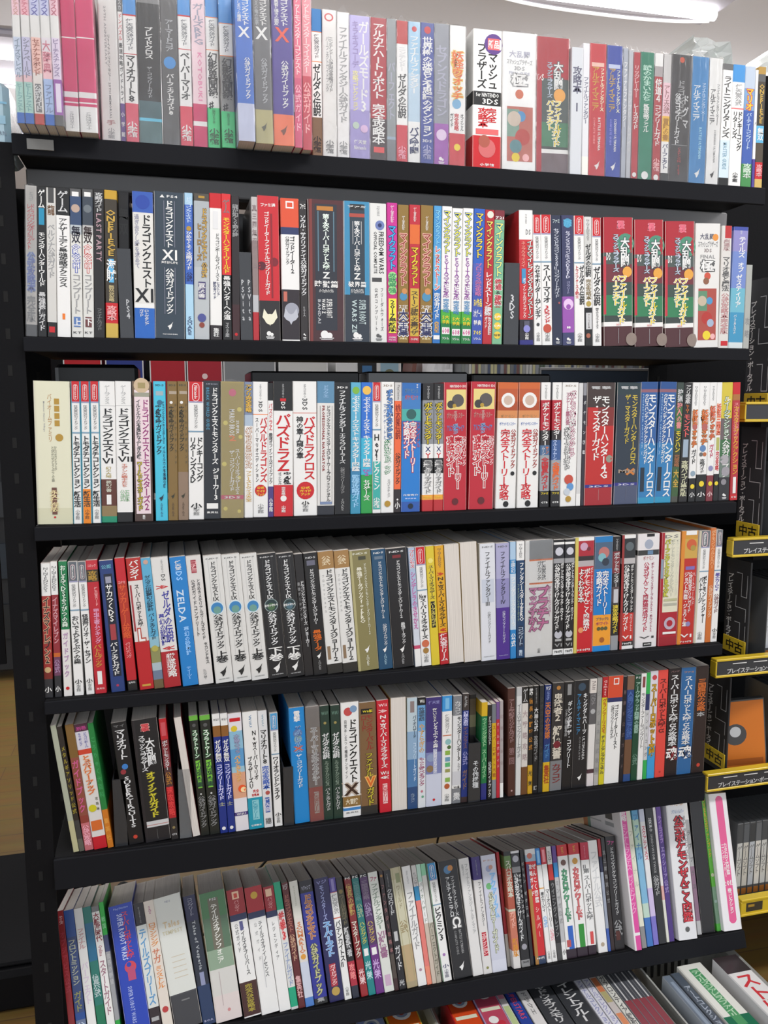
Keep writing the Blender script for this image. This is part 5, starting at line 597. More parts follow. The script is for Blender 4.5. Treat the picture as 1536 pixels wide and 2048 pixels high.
812.8 12.9 205.7 148 0.0 0.47 |dark green book with mint green lettering on the fifth shelf|#17452f|h PS .02 .04 #ccc v アークザラッド精霊の黄昏 .07 .55 #9ba v 公式 .75 .85 #687
826.5 10.9 206.6 148 0.0 0.32 |white book with grey lettering on the fifth shelf|w|q .25 .75 .03 .13 #804040 v モンスターファームコンプリート .18 .7 #777
838.1 7.7 207.6 148 0.0 0.19 |thin cream and green book with grey lettering on the fifth shelf|#30a850 .2 #2a3460 .35 #c8c8c8 .82 #30a850|v ドンキーコング .36 .8 #777
846.5 16.2 209.5 148 0.0 0.07 |white and sky blue book with gold lettering on the fifth shelf|#d8d4dc .7 #3a98d0|c .5 .06 .3 #c04048 O スーパーロボット大戦 .5 .6 .12 .8 #c89a28 #886818
863.5 20.6 209.8 148 0.0 -0.08 |coral book with maroon lettering on the fifth shelf|#dc4a40|v スーパーロボット大戦α .08 .58 #5a1c1c c .5 .95 .1 #a33
884.9 25.1 210.6 148 0.0 0.19 |black book with white lettering, right of the coral one, fifth shelf|#1f1517|h バンプ .02 .035 #977 v スーパーロボット大戦αの攻略本 .06 .72 #ddd O 魂 .5 .8 .74 .85 w #802028
910.7 30.8 210.0 148 0.0 0.40 |blue book with white lettering, right of the black one, fifth shelf|#2a6298|h ファミ .035 .05 #b85 v スーパーロボット大戦αの攻略本 .08 .72 #ddd O 魂 .5 .8 .74 .85 w #2a3a58
943.3 27.0 210.6 148 0.0 -0.03 |black book with orange lettering on the fifth shelf|#2a1c1a|v 三国無双の攻略 .12 .42 #c8682a v 本 .43 .47 #aaa c .5 .93 .14 #c04030
=
-191.0 10.1 216.5 148 0.0 -5.19 |dark red book with red lettering on the bottom shelf|#901c22|v テイルズ .04 .1 #ecc v オブジアビス公式 .15 .6 #a34
-179.5 15.6 215.5 148 0.0 -5.54 |slate blue and blue book with beige lettering on the bottom shelf|#28509a .2 #34487c .75 #1f4a94 .8 #6a7898|v フロントミッション .22 .55 #b8bca0 v ガイド .6 .74 #9a9a58 v 公式 .82 .9 #cde
-161.7 13.9 216.1 148 0.0 -6.07 |white book with pale pink lettering, right of the slate blue and blue one, bottom shelf|w|v ファイナル .15 .3 #c99 v パーフェクト .4 .7 #dcd
-146.2 13.5 216.6 148 0.0 -6.46 |teal book with pale blue lettering on the bottom shelf|#14786e .12 #1c6a90 .4 #1e7468 .72 #0c7250|v 信長公式 .5 .66 #bcc
-131.4 12.6 215.7 148 0.0 -6.80 |white book with grey lettering, right of the teal one, bottom shelf|#777 .04 w|v 大航海時代 .05 .26 #903038 r Online .5 .5 .29 .37 #a05060 v スタートガイド .4 .8 #a07080
-118.0 7.4 221.4 148 0.0 -6.86 |thin grey and green book with light grey lettering on the bottom shelf|#22b03c .24 #38406a .36 #98999c .85 #1ea03a|v 戦国 .1 .2 #8d9 v 信長の野望 .37 .6 #bbb
-103.0 38.9 211.5 148 0.0 -7.15 |thick blue book with magenta lettering on the bottom shelf|#1d3fb0|H PlayStation .5 .6 .02 .04 #9ad r SUPER_ROBOT_WARS .4 .24 .07 .42 #c8d0f0 V スーパーロボット大戦 .62 .26 .06 .42 #d03848 c .55 .48 .24 #d04050 q .4 .72 .48 .58 #b84870 c .5 .46 .1 #1d3fb0 r SUPER_ROBOT_WARS_GUIDE .4 .18 .62 .98 #aab8e8
-63.2 17.0 210.4 148 0.0 -7.15 |white and black book with sky blue lettering on the bottom shelf|#252026 .17 #d8dcd8 .8 #2a1c20|v PlayStation .03 .15 #999 V テイルズブリーズ .5 .6 .2 .78 #5a98c8 h ▪ .87 .9 #aaa
-44.7 16.7 212.3 148 0.0 -7.57 |cream book with orange lettering on the bottom shelf|#e0d6ca|v SaGa .04 .1 #a58 v ロマンシング .17 .35 #d88a38 v サガ .37 .48 #c87858 v ミンストレル .5 .67 #e08a30 c .5 .83 .3 #b83838
-26.0 44.8 214.1 148 0.0 -8.07 |thick white and dark grey book with beige lettering on the bottom shelf|#d9dbd4 .74 #444448 .75 #3a3a3e|H NDS .5 .2 .035 .05 #99a H Tales .5 .6 .19 .24 #d0b890 H TEMPEST .5 .75 .26 .29 #c8c0a0 q .3 .8 .46 .465 #ccc0a8 q .3 .8 .5 .505 #ccc0a8 q .3 .8 .54 .545 #ccc0a8 q .3 .8 .58 .585 #ccc0a8 q .3 .8 .62 .625 #ccc0a8 q .4 .7 .79 .8 #777
19.9 20.8 210.8 148 0.0 -7.34 |navy and dark blue book with light grey lettering on the bottom shelf|#1f2148 .2 #1d2434 .7 #1c3258|v コンプリート .02 .16 #99a r Tales_of_Vesperia .5 .34 .2 .58 #a8acb0 q .35 .7 .6 .7 #8a90b0 h BOA .96 .975 #aac
41.5 43.9 210.4 148 0.0 -5.85 |thick cream and slate blue book with white lettering on the bottom shelf|#4a7a50 .2 #557058 .45 #8aa088 .6 #d0cec8 .8 #d8ccc8|q .3 .7 .05 .45 #6a6656 H PS2 .5 .25 .05 .07 #ccc V テイルズオブシンフォニア .5 .22 .1 .56 #e8e8e0 q .35 .37 .62 .88 #b8a8a8 c .55 .92 .06 #c88
88.5 29.0 209.9 148 0.0 -5.91 |white and dark brown book with gold lettering on the bottom shelf|#9a1c24 .2 #202a50 .25 w .73 #401c18 .99 w|q .3 .7 .02 .08 #e8c0a0 q .4 .6 .035 .07 #c84030 v バンダイ .09 .18 #d99 V テイルズオブリバース .62 .22 .3 .68 #555 V 公式ガイド .3 .18 .27 .5 #777 q .5 .7 .26 .33 #558 V 完全公式攻略本 .5 .6 .75 .96 #a89838
118.4 30.2 209.5 148 0.0 -5.55 |white and red book with grey text, right of white and dark brown one, bottom shelf|#a81e28 .2 #202a50 .25 w|c .5 .07 .2 #c8a030 V テイルズオブイノセンス .62 .2 .28 .72 #666 V 公式ガイド .35 .14 .27 .6 #999 q .45 .5 .55 .8 #ccc
149.3 19.2 206.5 148 0.0 -5.30 |white and dark red book with dark grey lettering on the bottom shelf|#9a1c28 .2 #202a50 .25 w|q .2 .75 .02 .08 #e8c0a0 v バンダイ .09 .18 #d99 V レジェンディア .5 .25 .28 .6 #555
169.3 12.4 212.0 148 0.0 -5.47 |white and teal book with lavender lettering on the bottom shelf|#16a078 .22 #d8d8d4 .83 #14a078 .98 #ccc|O 鉄拳3 .5 .75 .24 .46 #c82a30 #e0a0a0 v ファイナルガイド .48 .82 #8a9ac0
182.4 11.6 209.2 148 0.0 -5.22 |maroon book with khaki lettering on the bottom shelf|#5c1a1c|h Vジ .01 .06 #bbb v ドラゴンクエスト .1 .4 #a65 v 公式ガイド .42 .63 #c8a080 v 集英社 .75 .92 #daa
194.7 15.1 209.5 148 0.0 -4.86 |white and cream book with orange lettering on the bottom shelf|#dcdad0 .3 #dad4cc .65 #c8cedc .93 #4a7ac0|v PlayStation .04 .2 #bba v SONMARIO .33 .58 #d07840 c .5 .61 .3 #d89838
210.5 23.5 207.2 148 0.0 -4.48 |dark blue and black book with beige lettering on the bottom shelf|#1c1a24 .1 #2a3090 .95 #222|h Vジャンプ .04 .08 #aab O ドラゴンクエスト .5 .5 .12 .48 #9a5a3a #c89a78 O 公式ガイドブック .5 .44 .52 .93 #c8c890 #6a6a50 v 集 .95 .98 #aaa
237.2 26.1 207.5 148 0.0 -4.34 |navy book with sky blue lettering on the bottom shelf|#1f1c52|h Vジ .02 .05 #88b V モンスターズ .45 .26 .06 .35 #98a0d0 O スーパーライト .5 .5 .36 .64 #5a98d0 #b0c8e8 q .25 .7 .7 .88 #a82838 v ガイドブック .71 .87 #e8c8c8 c .5 .92 .28 #b8984a
264.0 12.7 205.5 148 0.0 -4.46 |white and purple book with black lettering on the bottom shelf|#4a3a90 .12 #c86a58 .125 w .33 #c86a58 .34 w|q .3 .7 .01 .11 #8a80b8 v 任天堂公式 .14 .3 #999 v バテンカイトスⅡ .36 .74 k S k
278.5 12.2 204.3 148 0.0 -4.90 |dark brown and black book with brown lettering on the bottom shelf|#2a2826 .1 #3a3828 .35 #1c1a1c .7 #a82438 .9 #232838|c .5 .12 .3 #7a6a38 v ワールドガイド .15 .4 #6a6248 v 新鬼武者 .42 .66 #ccc v 攻略 .72 .85 #e88
293.9 12.9 204.6 148 0.0 -4.99 |dark red book with white lettering on the bottom shelf|k .02 #7c1c20 .7 #982026|h PC .01 .03 w v 信長の野望 .07 .35 #b89a50 v マスターブック .38 .68 #ddc v 光栄 .78 .9 #ecc
307.6 13.0 205.3 148 0.0 -4.91 |teal book with yellow lettering on the bottom shelf|k .03 #18706e .6 #148080|h PC .01 .03 w v 三国志攻略 .06 .22 #5a8a8a v 公式 .25 .36 #9a8 v ハンドブック .4 .58 #c8c050 q .2 .8 .62 .68 w v 光栄 .72 .88 #bdd
321.3 14.9 204.9 148 0.0 -4.74 |dark grey and purple book with yellow lettering on the bottom shelf|k .03 #503060 .6 #66287a|h PC .01 .03 w v 三国志攻略 .06 .22 #7a6a80 v 公式 .25 .36 #98a v ハンドブック .4 .58 #c8b050 q .2 .8 .62 .68 w v 光栄 .72 .88 #cad
336.9 17.8 205.0 148 0.0 -4.52 |white book with grey lettering, right of the dark grey and purple one, bottom shelf|#d8dad2|h ファ .04 .08 #a46 v ファイナルファンタジー .1 .48 #787 v Ⅶ解体真書 .5 .72 #968 q .2 .8 .86 .95 #c8a8c0
355.4 7.7 204.4 148 0.0 -3.91 |thin black and dark grey book with khaki lettering on the bottom shelf|#2a1a1c .7 #4a4038 .9 #3a2020|c .5 .04 .3 #a07030 v ファンタジー攻略本 .1 .7 #966
363.8 13.2 204.4 148 0.0 -3.86 |black book with light grey lettering, right of the black and dark grey one, bottom shelf|#1a181c|v PlayStation .03 .14 #999 v クロスワード .16 .38 #bbb q .3 .8 .52 .6 #bbb v ガイド .64 .84 #ccc h 光 .92 .97 #bbb
378.7 19.9 207.0 148 0.0 -4.31 |beige book with khaki lettering on the bottom shelf|#b8b090 .1 #c8c4a8 .65 #b8a078 .95 #a89878|q .4 .8 .05 .13 #8a9068 V ワールド .5 .3 .15 .35 #999070 v 公式 .45 .55 #998860 q .15 .2 0 1 #a8a078 q .8 .85 0 1 #a8a078
399.4 16.3 206.7 148 0.0 -3.90 |white book with grey lettering, right of the beige one, bottom shelf|w|r FINAL_FANTASY .5 .2 .04 .15 #aaa v ファイナルガイド .22 .7 #999 c .5 .87 .16 #a89
416.4 8.8 206.4 148 0.0 -3.58 |thin pink and cream book with grey lettering on the bottom shelf|#d0ccc8 .18 #2a88b8 .3 #e07a70 .85 #e88a70|v KONAMI .06 .18 #999
425.9 7.9 207.0 148 0.0 -3.60 |thin beige and white book with grey lettering on the bottom shelf|#b8d8c8 .15 w .5 #c8b8a8|v バイオハザード .15 .5 #898
434.4 9.1 206.7 148 0.0 -3.64 |thin beige and cream book with brown lettering on the bottom shelf|#8ac8a0 .1 #d0d0c8 .5 #b0a898|v パーフェクトガイド .5 .95 #665
446.8 16.8 205.5 148 0.0 -3.74 |white and blue book with black lettering on the bottom shelf|w|N #1e88c0 q 0 .05 0 1 #3a8a50 v ピクミン3 .38 .66 k c .5 .78 .16 #a070b0 v 小 .86 .89 #557 S #446
467.0 37.0 205.6 148 0.0 -3.33 |thick black book with cream lettering on the bottom shelf|#18171a|c .45 .08 .2 #4a78a0 c .6 .07 .14 #c08040 V ファイナルファンタジーX .64 .18 .14 .48 #bbb V アルティマニアΩ .38 .2 .14 .48 #ccc O Ω .55 .44 .49 .58 w #555 r BATTLE_ULTIMANIA .65 .14 .6 .8 #999 r COMPLETE_GUIDE .4 .12 .6 .8 #888 f .9 .34 w
504.8 19.8 205.6 148 0.0 -2.36 |white book with light grey lettering on the bottom shelf|#dddbd8|V ファイナルファンタジー .65 .3 .05 .45 #aaa V 攻略ガイド .28 .2 .05 .15 #aaa V アルティマニア .65 .28 .45 .65 #aaa
525.3 17.0 205.1 148 0.0 -1.17 |white and dark blue book with grey lettering on the bottom shelf|#35246e .2 #dad7d4|v PlayStation .03 .16 #889 V ファイナルファンタジー .62 .3 .22 .6 #666 q .25 .75 .65 .85 #b82434 v エディション .66 .84 #ecc c .5 .95 .14 #8a8a4a
543.0 29.1 205.3 148 0.0 -0.76 |cream book with cream lettering on the bottom shelf|#c8cad8 .9 #d0d2de|h PS2 .04 .055 #b98 c .45 .12 .2 #98a0c0 c .6 .11 .14 #c09080 c .35 .27 .2 #6ab070 O アクアリウム .66 .34 .16 .55 #7ab0e0 #a8c8e8 O 公式パワーガイド .42 .3 .33 .84 #d8dcc8 #888c70
578.9 5.9 204.0 148 -15.0 -0.42 |thin dark red and beige book on the bottom shelf|#c01c2c .2 #8c1420 .72 #a8a49c|
584.8 14.2 206.6 148 0.0 0.47 |brown and coral book with cream lettering on the bottom shelf|#1c1c1c .04 #5a7a40 .15 #a8503a .5 #c8c8b0 .52 #c07058 .85 #d8d4d0|v スパロボ攻略本 .08 .4 #ccb v ガイド .52 .66 #e8b0a0 v 新装版 .75 .9 #d8902a
600.8 17.5 205.5 148 0.0 0.02 |black and navy book with white lettering on the bottom shelf|#d8d8d8 .02 #2a2a30 .14 #8a8a8c .19 #19171a .94 #888|c .5 .07 .35 #b0b0b8 V 公式完全ぼうけんガイド .35 .42 .2 .78 #ddd V ポケットモンスター .8 .26 .2 .6 #ccc c .5 .83 .3 #98969e h 780円 .95 .97 #333
619.0 6.7 205.5 148 0.0 0.25 |thin black book with light grey lettering on the bottom shelf|#18161c|v ポケモン .1 .3 #999 v ゼクロム .35 .6 #aaa
629.1 21.2 204.9 148 0.0 0.29 |red book with white lettering on the bottom shelf|#d8d8d8 .05 #9ab0c0 .11 #c82028 .93 #2a3a58|q 0 .3 .13 1 #a87838 q 0 .26 .13 .35 #50487a c .4 .06 .25 #c06a5a V 攻略ガイド .38 .26 .13 .42 w V ぜんこく図鑑 .72 .3 .13 .48 w V シルバー .65 .3 .5 .78 #e8c0b8 h 980円 .94 .96 w
652.6 9.5 204.1 148 0.0 -0.28 |white and blue book with dark brown lettering on the bottom shelf|#2a80c8 .15 #d8a050 .155 w .35 #d8a050 .36 w|q .25 .75 .02 .13 #8ac0e8 v 星のカービィ .39 .56 #333 v 公式 .6 .7 #6aa8e0 S k
662.8 10.6 204.4 148 0.0 -0.21 |white and red book with dark grey lettering on the bottom shelf|#c02a3a .15 w .35 w|q .25 .75 .02 .13 #e89098 v マリオストーリー .37 .7 #555 v 公式 .72 .82 #e8a0a8 S k
674.1 9.6 204.7 148 0.0 0.18 |black and cream book with grey lettering on the bottom shelf|#d8d4d0 .16 #c02c28 .3 #1c1a1c .85 #444|v KONAMI .04 .14 #777 v ウイニングイレブン .32 .8 #888
684.4 8.6 204.2 148 0.0 0.51 |thin light grey and white book with grey lettering on the bottom shelf|#5a3a88 .15 #2a88c8 .28 #b8b8b8 .85 w|v ミンサガ公式 .3 .7 #888 v 小 .9 .97 k
693.7 21.1 203.9 148 0.0 0.85 |white book with grey lettering, right of the light grey and white one, bottom shelf|#c02028 .1 w .92 #2a1a28|v ポケモン .02 .08 #d8b040 c .5 .16 .26 #6a4a40 O カタログワールド .5 .5 .22 .68 #5aa078 #2a6a48 q .3 .8 .72 .92 #2a60b8 q .1 .5 .84 .9 #b85050
715.6 22.3 203.5 148 0.0 1.54 |white book with pink lettering on the bottom shelf|#c02028 .1 w .92 #2a1a28|v ポケモン .02 .08 #d8b040 c .5 .16 .26 #c8943a O カタログワールド .5 .5 .22 .68 #d07070 #a83038 q .3 .8 .72 .92 #2a8a30
738.6 16.9 202.5 148 0.0 2.15 |white and red book with grey lettering, right of the white one, bottom shelf|#b81e3c .16 w .92 #2a1a28|v PlayStation .03 .14 #d9a v Ⅱ第 .2 .28 #666 v スーパーロボット大戦 .3 .7 #777 q .35 .75 .8 .91 #d04a48
759.7 19.4 203.9 148 0.0 1.02 |white book with cream lettering on the bottom shelf|w|v ファイナル公式 .1 .6 #ccc c .5 .93 .2 #b0a088
779.8 5.7 204.9 148 0.0 1.35 |thin lavender and blue book on the bottom shelf|#a81c28 .16 #1a2040 .3 #98a0b0 .8 #3a5aa8|
786.2 7.8 205.8 148 0.0 1.53 |thin dark brown and black book with grey lettering on the bottom shelf|#333032 .3 #2c2422 .8 #2c1c1c|v 真三國無双公式 .1 .6 #888
794.8 21.0 206.6 148 0.0 1.78 |black book with light grey lettering, right of the dark brown and black one, bottom shelf|#1d191b|h ファ .04 .08 #b48 V ドラゴンズドグマコンプリートガイド .55 .35 .1 .7 #bbb v 公式 .75 .88 #999 q .2 .6 .84 .92 #502018
826.0 14.3 261.4 160 20.0 0.50 B|white book with pale pink lettering, right of the black one, bottom shelf|#e8e4e4|q .22 1 0 .88 #d84a9a q .22 1 .9 1 #d84a9a v 攻略 .03 .1 w v ミンナトランデス .12 .45 #e8a0c8 v ガイドブック .48 .75 #e8a0c8
844.0 10.1 260.9 160 15.0 0.04 |cream and grey book with light grey lettering on the bottom shelf|#dcdcc8 .85 #8a8888|v ファイナル .15 .6 #bba
856.7 13.4 259.6 160 12.0 0.41 |sky blue and light grey book with sky blue lettering on the bottom shelf|#5aa0c8 .1 #b0ccb8 .3 #7ab0d0 .7 #b8d0c0 .8 #3a70b8|v ファイナル .05 .4 #4a80b0
872.0 11.3 258.3 160 10.0 0.91 |white and pale blue book with coral lettering on the bottom shelf|#c8ccdc .12 #dcdcdc .6 #c8b8dc .8 #7870c0|v スクアテイメス .15 .4 #c05060
884.0 15.7 258.4 160 10.0 1.37 |black book with grey lettering on the bottom shelf|#222326|r SEKIRO .5 .4 .1 .2 #ccc r SHADOWS_DIE_TWICE .5 .3 .22 .5 #999 v 公式ガイド .52 .66 #aaa
901.8 5.9 257.5 160 8.0 1.49 |thin white and cream book with beige lettering on the bottom shelf|#dcd8d8 .6 #d8a8a0 .7 #d8d8cc|v プ .3 .6 #c99
908.4 10.6 259.3 160 8.0 1.62 |purple book with lavender lettering on the bottom shelf|#5a3a8c .3 #48307a|v テイルズオブ .1 .3 #a8c v エクシリア公式 .32 .66 #98b
924.8 40.4 268.9 160 15.0 2.19 |thick white book with red lettering on the bottom shelf|#dedee0|H NINTENDO_DS .6 .5 .015 .025 #999 H ハートゴールド .6 .7 .05 .075 #c89a58 H ソウルシルバー .6 .7 .1 .13 #8a9cc0 O 公式ポケモンぜんこく図鑑 .6 .44 .15 .88 #c82434 #501820 V ポケットモンスター .9 .16 .15 .5 #999 c .5 .93 .12 #555
976.2 9.4 255.2 160 0.0 1.52 |thin light grey and grey book with grey lettering on the bottom shelf|w .15 #aaa .5 #8a6a80 .9 #bbb|v ラブプラス .2 .7 #666
986.4 29.3 289.3 160 0.0 2.72 |black book with light grey lettering, right of the light grey and grey one, bottom shelf|#19181b|v 攻略 .06 .14 #aaa
1020.6 8.8 277.4 160 0.0 1.17 |thin green and grey book with gold lettering on the bottom shelf|#52a030 .7 #6a8a70 .95 #4aa83a|v OVER公式ファンブック .08 .5 #c8a030 c .5 .62 .4 #aab090 c .5 .8 .35 #8aa098
1029.4 41.0 260.6 160 10.0 1.63 |thick white book with white lettering on the bottom shelf|#e8e6e8|q .35 .75 .04 .93 #e05a90 c .55 .05 .2 #e05a90 c .55 .92 .2 #e05a90 V カタログ大図鑑 .6 .16 .37 .6 w V ニンテンドー .45 .14 .37 .62 w H 2015 .55 .62 .64 .68 w V 春コレクション .55 .2 .7 .88 w
"""
GRP = ['shrink-wrapped guidebooks on the top shelf', 'guidebooks on the second shelf', 'guidebooks on the third shelf', 'guidebooks on the fourth shelf', 'guidebooks on the fifth shelf', 'guidebooks on the bottom shelf']
row = -1
for ln in BOOKS.strip().split('\n'):
    if ln[0] == '=': row += 1; continue
    a, label, bands, spec = ln.split('|')
    f = a.split(); v = [float(q) for q in f[:6]]
    make_book(v[0]/1000, SH[row], v[1]/1000, v[2]/1000, v[3]/1000, v[4]/1000, radians(v[5]), 'guidebook', label, GRP[row], bands, spec, f[6] if len(f) > 6 else '', TILT if row == 5 else 0.0)
def ordn(n):
    w = ('', 'first', 'second', 'third', 'fourth', 'fifth', 'sixth', 'seventh', 'eighth', 'ninth', 'tenth')
    return w[n] if n < 11 else '%d%s' % (n, 'th' if 10 < n % 100 < 14 else {1: 'st', 2: 'nd', 3: 'rd'}.get(n % 10, 'th'))
# ------------------------------------------------------------------ dark acrylic section dividers between the books
ACR = mat('smoked_acrylic', (0.035, 0.037, 0.042), 0.18, coat=0.5, alpha=0.86)
CLR = mat('clear_acrylic', (0.25, 0.26, 0.27), 0.1, coat=0.5, alpha=0.35)
def divider(x0, x1, z, top, spec, label, m=ACR, proud=0.0):
    x0 += .0008; W = x1-x0-.0008; H = top-z
    t = thing('shelf_divider', label, 'divider', (x0, -proud, z+.0003), group='plastic section dividers')
    b = MB(); b.box((0, 0, 0), (W, .0025, H), m); b.box((0, .0025, 0), (.002, .13, H), m); b.box((W-.002, .0025, 0), (W, .13, H), m); b.box((.002, .0025, 0), (W-.002, .13, .002), m)
    if spec: Face(b, W, H, lambda u, v, l: (u, -l, H-v)).draw(spec)
    b.build('panel', t)
S2 = SH[1]; S5 = SH[4]
divider(-0.0672, -0.0466, S2, (-0.0513, 0.0000, 1.4931)[2], 'V PS4 .66 .36 .56 .78 #b8babc', 'low smoked plastic divider marked PS4, second shelf')
divider(0.1096, 0.1294, S2, (0.1226, 0.0000, 1.4953)[2], 'V PSVita .25 .32 .3 .78 #b8babc V PSVita .78 .32 .3 .78 #b8babc', 'low smoked plastic divider marked PSVita twice, second shelf')
divider(0.5421, 0.5699, S2, (0.5520, 0.0000, 1.4965)[2], 'V 3DS .55 .4 .38 .68 #c8cacc', 'low smoked plastic divider marked 3DS, second shelf')
divider(0.4880, 0.5116, S5, (0.4983, -0.0040, 0.6745)[2], 'V その他機種 .6 .44 .3 .76 #c8cacc', 'low dark divider with white vertical characters, fifth shelf', proud=.004)
divider(-0.1086, -0.0876, S5, (-0.0997, 0.0000, 0.6774)[2], '', 'blank smoked divider beside the orange and green book, fifth shelf')
divider(-0.0081, 0.0125, S5, (-0.0018, 0.0000, 0.6825)[2], '', 'clear plastic divider left of the pale page-edge book, fifth shelf', CLR)
divider(0.1616, 0.1798, S5, (0.1617, 0.0000, 0.6677)[2], '', 'tall blank smoked divider left of the sky blue book, fifth shelf', proud=.002)
# ------------------------------------------------------------------ black cable hanging behind the bottom row
def cable(label, pts, r=.0025):
    P = []
    for i in range(len(pts)-1):
        a = Vector(pts[max(i-1, 0)]); b = Vector(pts[i]); c = Vector(pts[i+1]); d = Vector(pts[min(i+2, len(pts)-1)])
        for k in range(6):
            s = k/6; P.append(0.5*((2*b)+(c-a)*s+(2*a-5*b+4*c-d)*s*s+(3*b-a-3*c+d)*s**3))
    P.append(Vector(pts[-1])); m = MB(); m.tube(P, r, mat('black_cable', (.01, .01, .01), .5)); o = m.build('cable', None, True); o['label'] = label; o['category'] = 'cable'
cable('black cable slanting down over the floor strip, left of centre', [(0.1918, 0.3100, 0.3564), (0.1513, 0.3300, 0.3009), (0.1216, 0.3600, 0.2538), (0.02, .5, .05), (0.0, .8, .004)])
cable('black cable loop above the left end of the bottom row', [(-0.1642, 0.3100, 0.3495), (-0.1523, 0.3100, 0.2998), (-0.1359, 0.3000, 0.2927), (-0.1310, 0.3000, 0.3185), (-0.1175, 0.3000, 0.3249), (-0.1013, 0.3000, 0.3031), (-0.0965, 0.3000, 0.2540)], .004)
cable('thin black cable over the floor strip, right of centre', [(0.5474, 0.3100, 0.3638), (0.5429, 0.3300, 0.3071), (0.5377, 0.3600, 0.2434), (.45, .55, .05), (.45, .7, .004)])
# ------------------------------------------------------------------ black boxes standing behind the third row
BLK = mat('black_plastic', (.012, .012, .013), .35, coat=.2)
def rear_box(u0, u1, zt, label, y0=.17, y1=.29, m=BLK, bev=.006):
    t = thing('storage_case', label, 'case', (u0, y0, SH[2]+.0004)); H = zt-SH[2]
    b = MB(); b.box((0, 0, 0), (u1-u0, y1-y0, H*.8), m, bev); b.build('body', t)
    l = MB(); l.box((-.001, -.001, H*.8+.0005), (u1-u0+.001, y1-y0+.001, H), m, bev*.5); l.build('lid', t)
    return t
t = rear_box(-0.1804, -0.0500, (-0.1177, 0.1700, 1.3329)[2], 'rounded black case with a red badge behind the third row, left', bev=.012)
e = MB(); e.box((-0.1247--0.1804, -.003, .205), (-0.1072--0.1804, -.0015, .213), mat('red_badge', (.45, .02, .05), .4), .001); e.build('badge', t)
rear_box(0.1411, 0.3343, (0.2270, 0.1700, 1.3239)[2], 'flat black case behind the third row, centre')
rear_box(0.3501, 0.5426, (0.4400, 0.1700, 1.3246)[2], 'glossy black case behind the third row, right of centre', m=mat('gloss_black', (.03, .03, .032), .08, coat=1.0))
rear_box(0.5526, 0.7109, (0.6075, 0.1700, 1.3221)[2], 'low black case behind the third row, right')
# ------------------------------------------------------------------ display stand across the aisle, seen through the gap under the second shelf
DY = .95
t = thing('display_stand', 'dark display stand with boxed consoles behind the bookshelf', 'stand', (-.35, DY, 0))
b = MB(); b.box((0, 0, 1.17), (2.45, .3, 1.20), STEEL, .002); b.build('shelf_board', t)
b = MB(); b.box((0, .305, 1.0), (2.45, .32, 1.8), STEEL, .002); b.build('back_panel', t)  # added dark backing, keeps the view above the goods dark
for k in range(2):
    b = MB(); b.box((.02+k*2.37, .02, 0), (.06+k*2.37, .06, 1.17), STEEL, .002); b.build('leg', t)
    b = MB(); b.box((.02+k*2.37, .24, 0), (.06+k*2.37, .28, 1.17), STEEL, .002); b.build('leg', t)
def shop_box(x0, x1, zt, col, label, edge=None, depth=.2, spec=None, y=DY+.02):
    t = thing('console_box', label, 'box', (x0, y, 1.2004), group='boxed goods behind the bookshelf'); W = x1-x0; H = zt-1.2004
    b = MB(); b.box((0, 0, 0), (W, depth, H), mat('carton_'+col.lstrip('#'), rgb(col), .4, coat=.3), .001)
    if spec: Face(b, W, H, lambda u, v, l: (u, -l*3, H-v)).draw(spec)
    b.build('carton', t)
    for e0 in (0, W-.003): b = MB(); b.box((e0, -.0006, H*.2), (e0+.003, -.0001, H), mat('white_board_edge', (.7, .7, .7), .5)); b.build('edge_strip', t)
shop_box(-0.2586, -0.1648, (-0.2045, 0.9700, 1.3940)[2], '#b8202a', 'red console box behind the gap, leftmost of the red boxes')
shop_box(-0.1562, -0.0614, (-0.1063, 0.9700, 1.3952)[2], '#2a3a86', 'dark blue console box between the red boxes behind the gap', spec='q .7 .72 .2 .5 #8a94c8')
shop_box(-0.0462, 0.0459, (0.0068, 0.9700, 1.3980)[2], '#b01c2c', 'red console box right of the blue box behind the gap', spec='q .1 .4 .42 .44 w q .5 .8 .4 .42 w')
shop_box(0.0484, 0.1412, (0.0839, 0.9700, 1.3989)[2], '#a81e30', 'red console box left of the grey box behind the gap', spec='c .5 .3 .08 #e8d0d0 q .1 .4 .42 .44 w')
shop_box(0.1438, 0.2833, (0.2153, 0.9700, 1.3993)[2], '#83868a', 'mid grey carton beside the red boxes behind the gap', spec='q 0 1 .42 .5 #8a2026')
shop_box(0.2915, 0.4272, (0.3507, 0.9700, 1.4010)[2], '#c6c6c4', 'plain off-white carton behind the gap')
shop_box(0.4498, 0.6371, (0.5473, 0.9700, 1.3993)[2], '#cfcfcf', 'white box printed with two device screens behind the gap', spec='q .33 .62 .1 .34 k q .4 .55 .14 .3 #3a6a98 q .68 .96 .1 .34 #8aa8b8 c .82 .26 .08 #6a6a50')
t = thing('wrapped_package', 'shiny white bagged package behind the gap', 'package', (0.7082, .97, 1.2004))
b = MB()
rs = random.Random(3)
WH = (0.7226, 0.9700, 1.3973)[2]-1.2004; WW = 0.8016-0.7082
g = [[(WW*i/8, .02+.012*rs.random(), WH*j/6) for i in range(9)] for j in range(7)]
for j in range(6):
    for i in range(8): b.poly([g[j][i], g[j][i+1], g[j+1][i+1], g[j+1][i]], mat('white_poly_bag', (.8, .8, .82), .15, coat=.6))
b.box((.002, .034, 0), (WW-.002, .12, WH-.004), mat('white_poly_bag', (.8, .8, .82), .15, coat=.6)); b.build('bag', t)
x = 0.8077; i = 0; rs = random.Random(5)
CDH = (1.0937, 0.9700, 1.4060)[2]-1.2004; XE = 1.4048
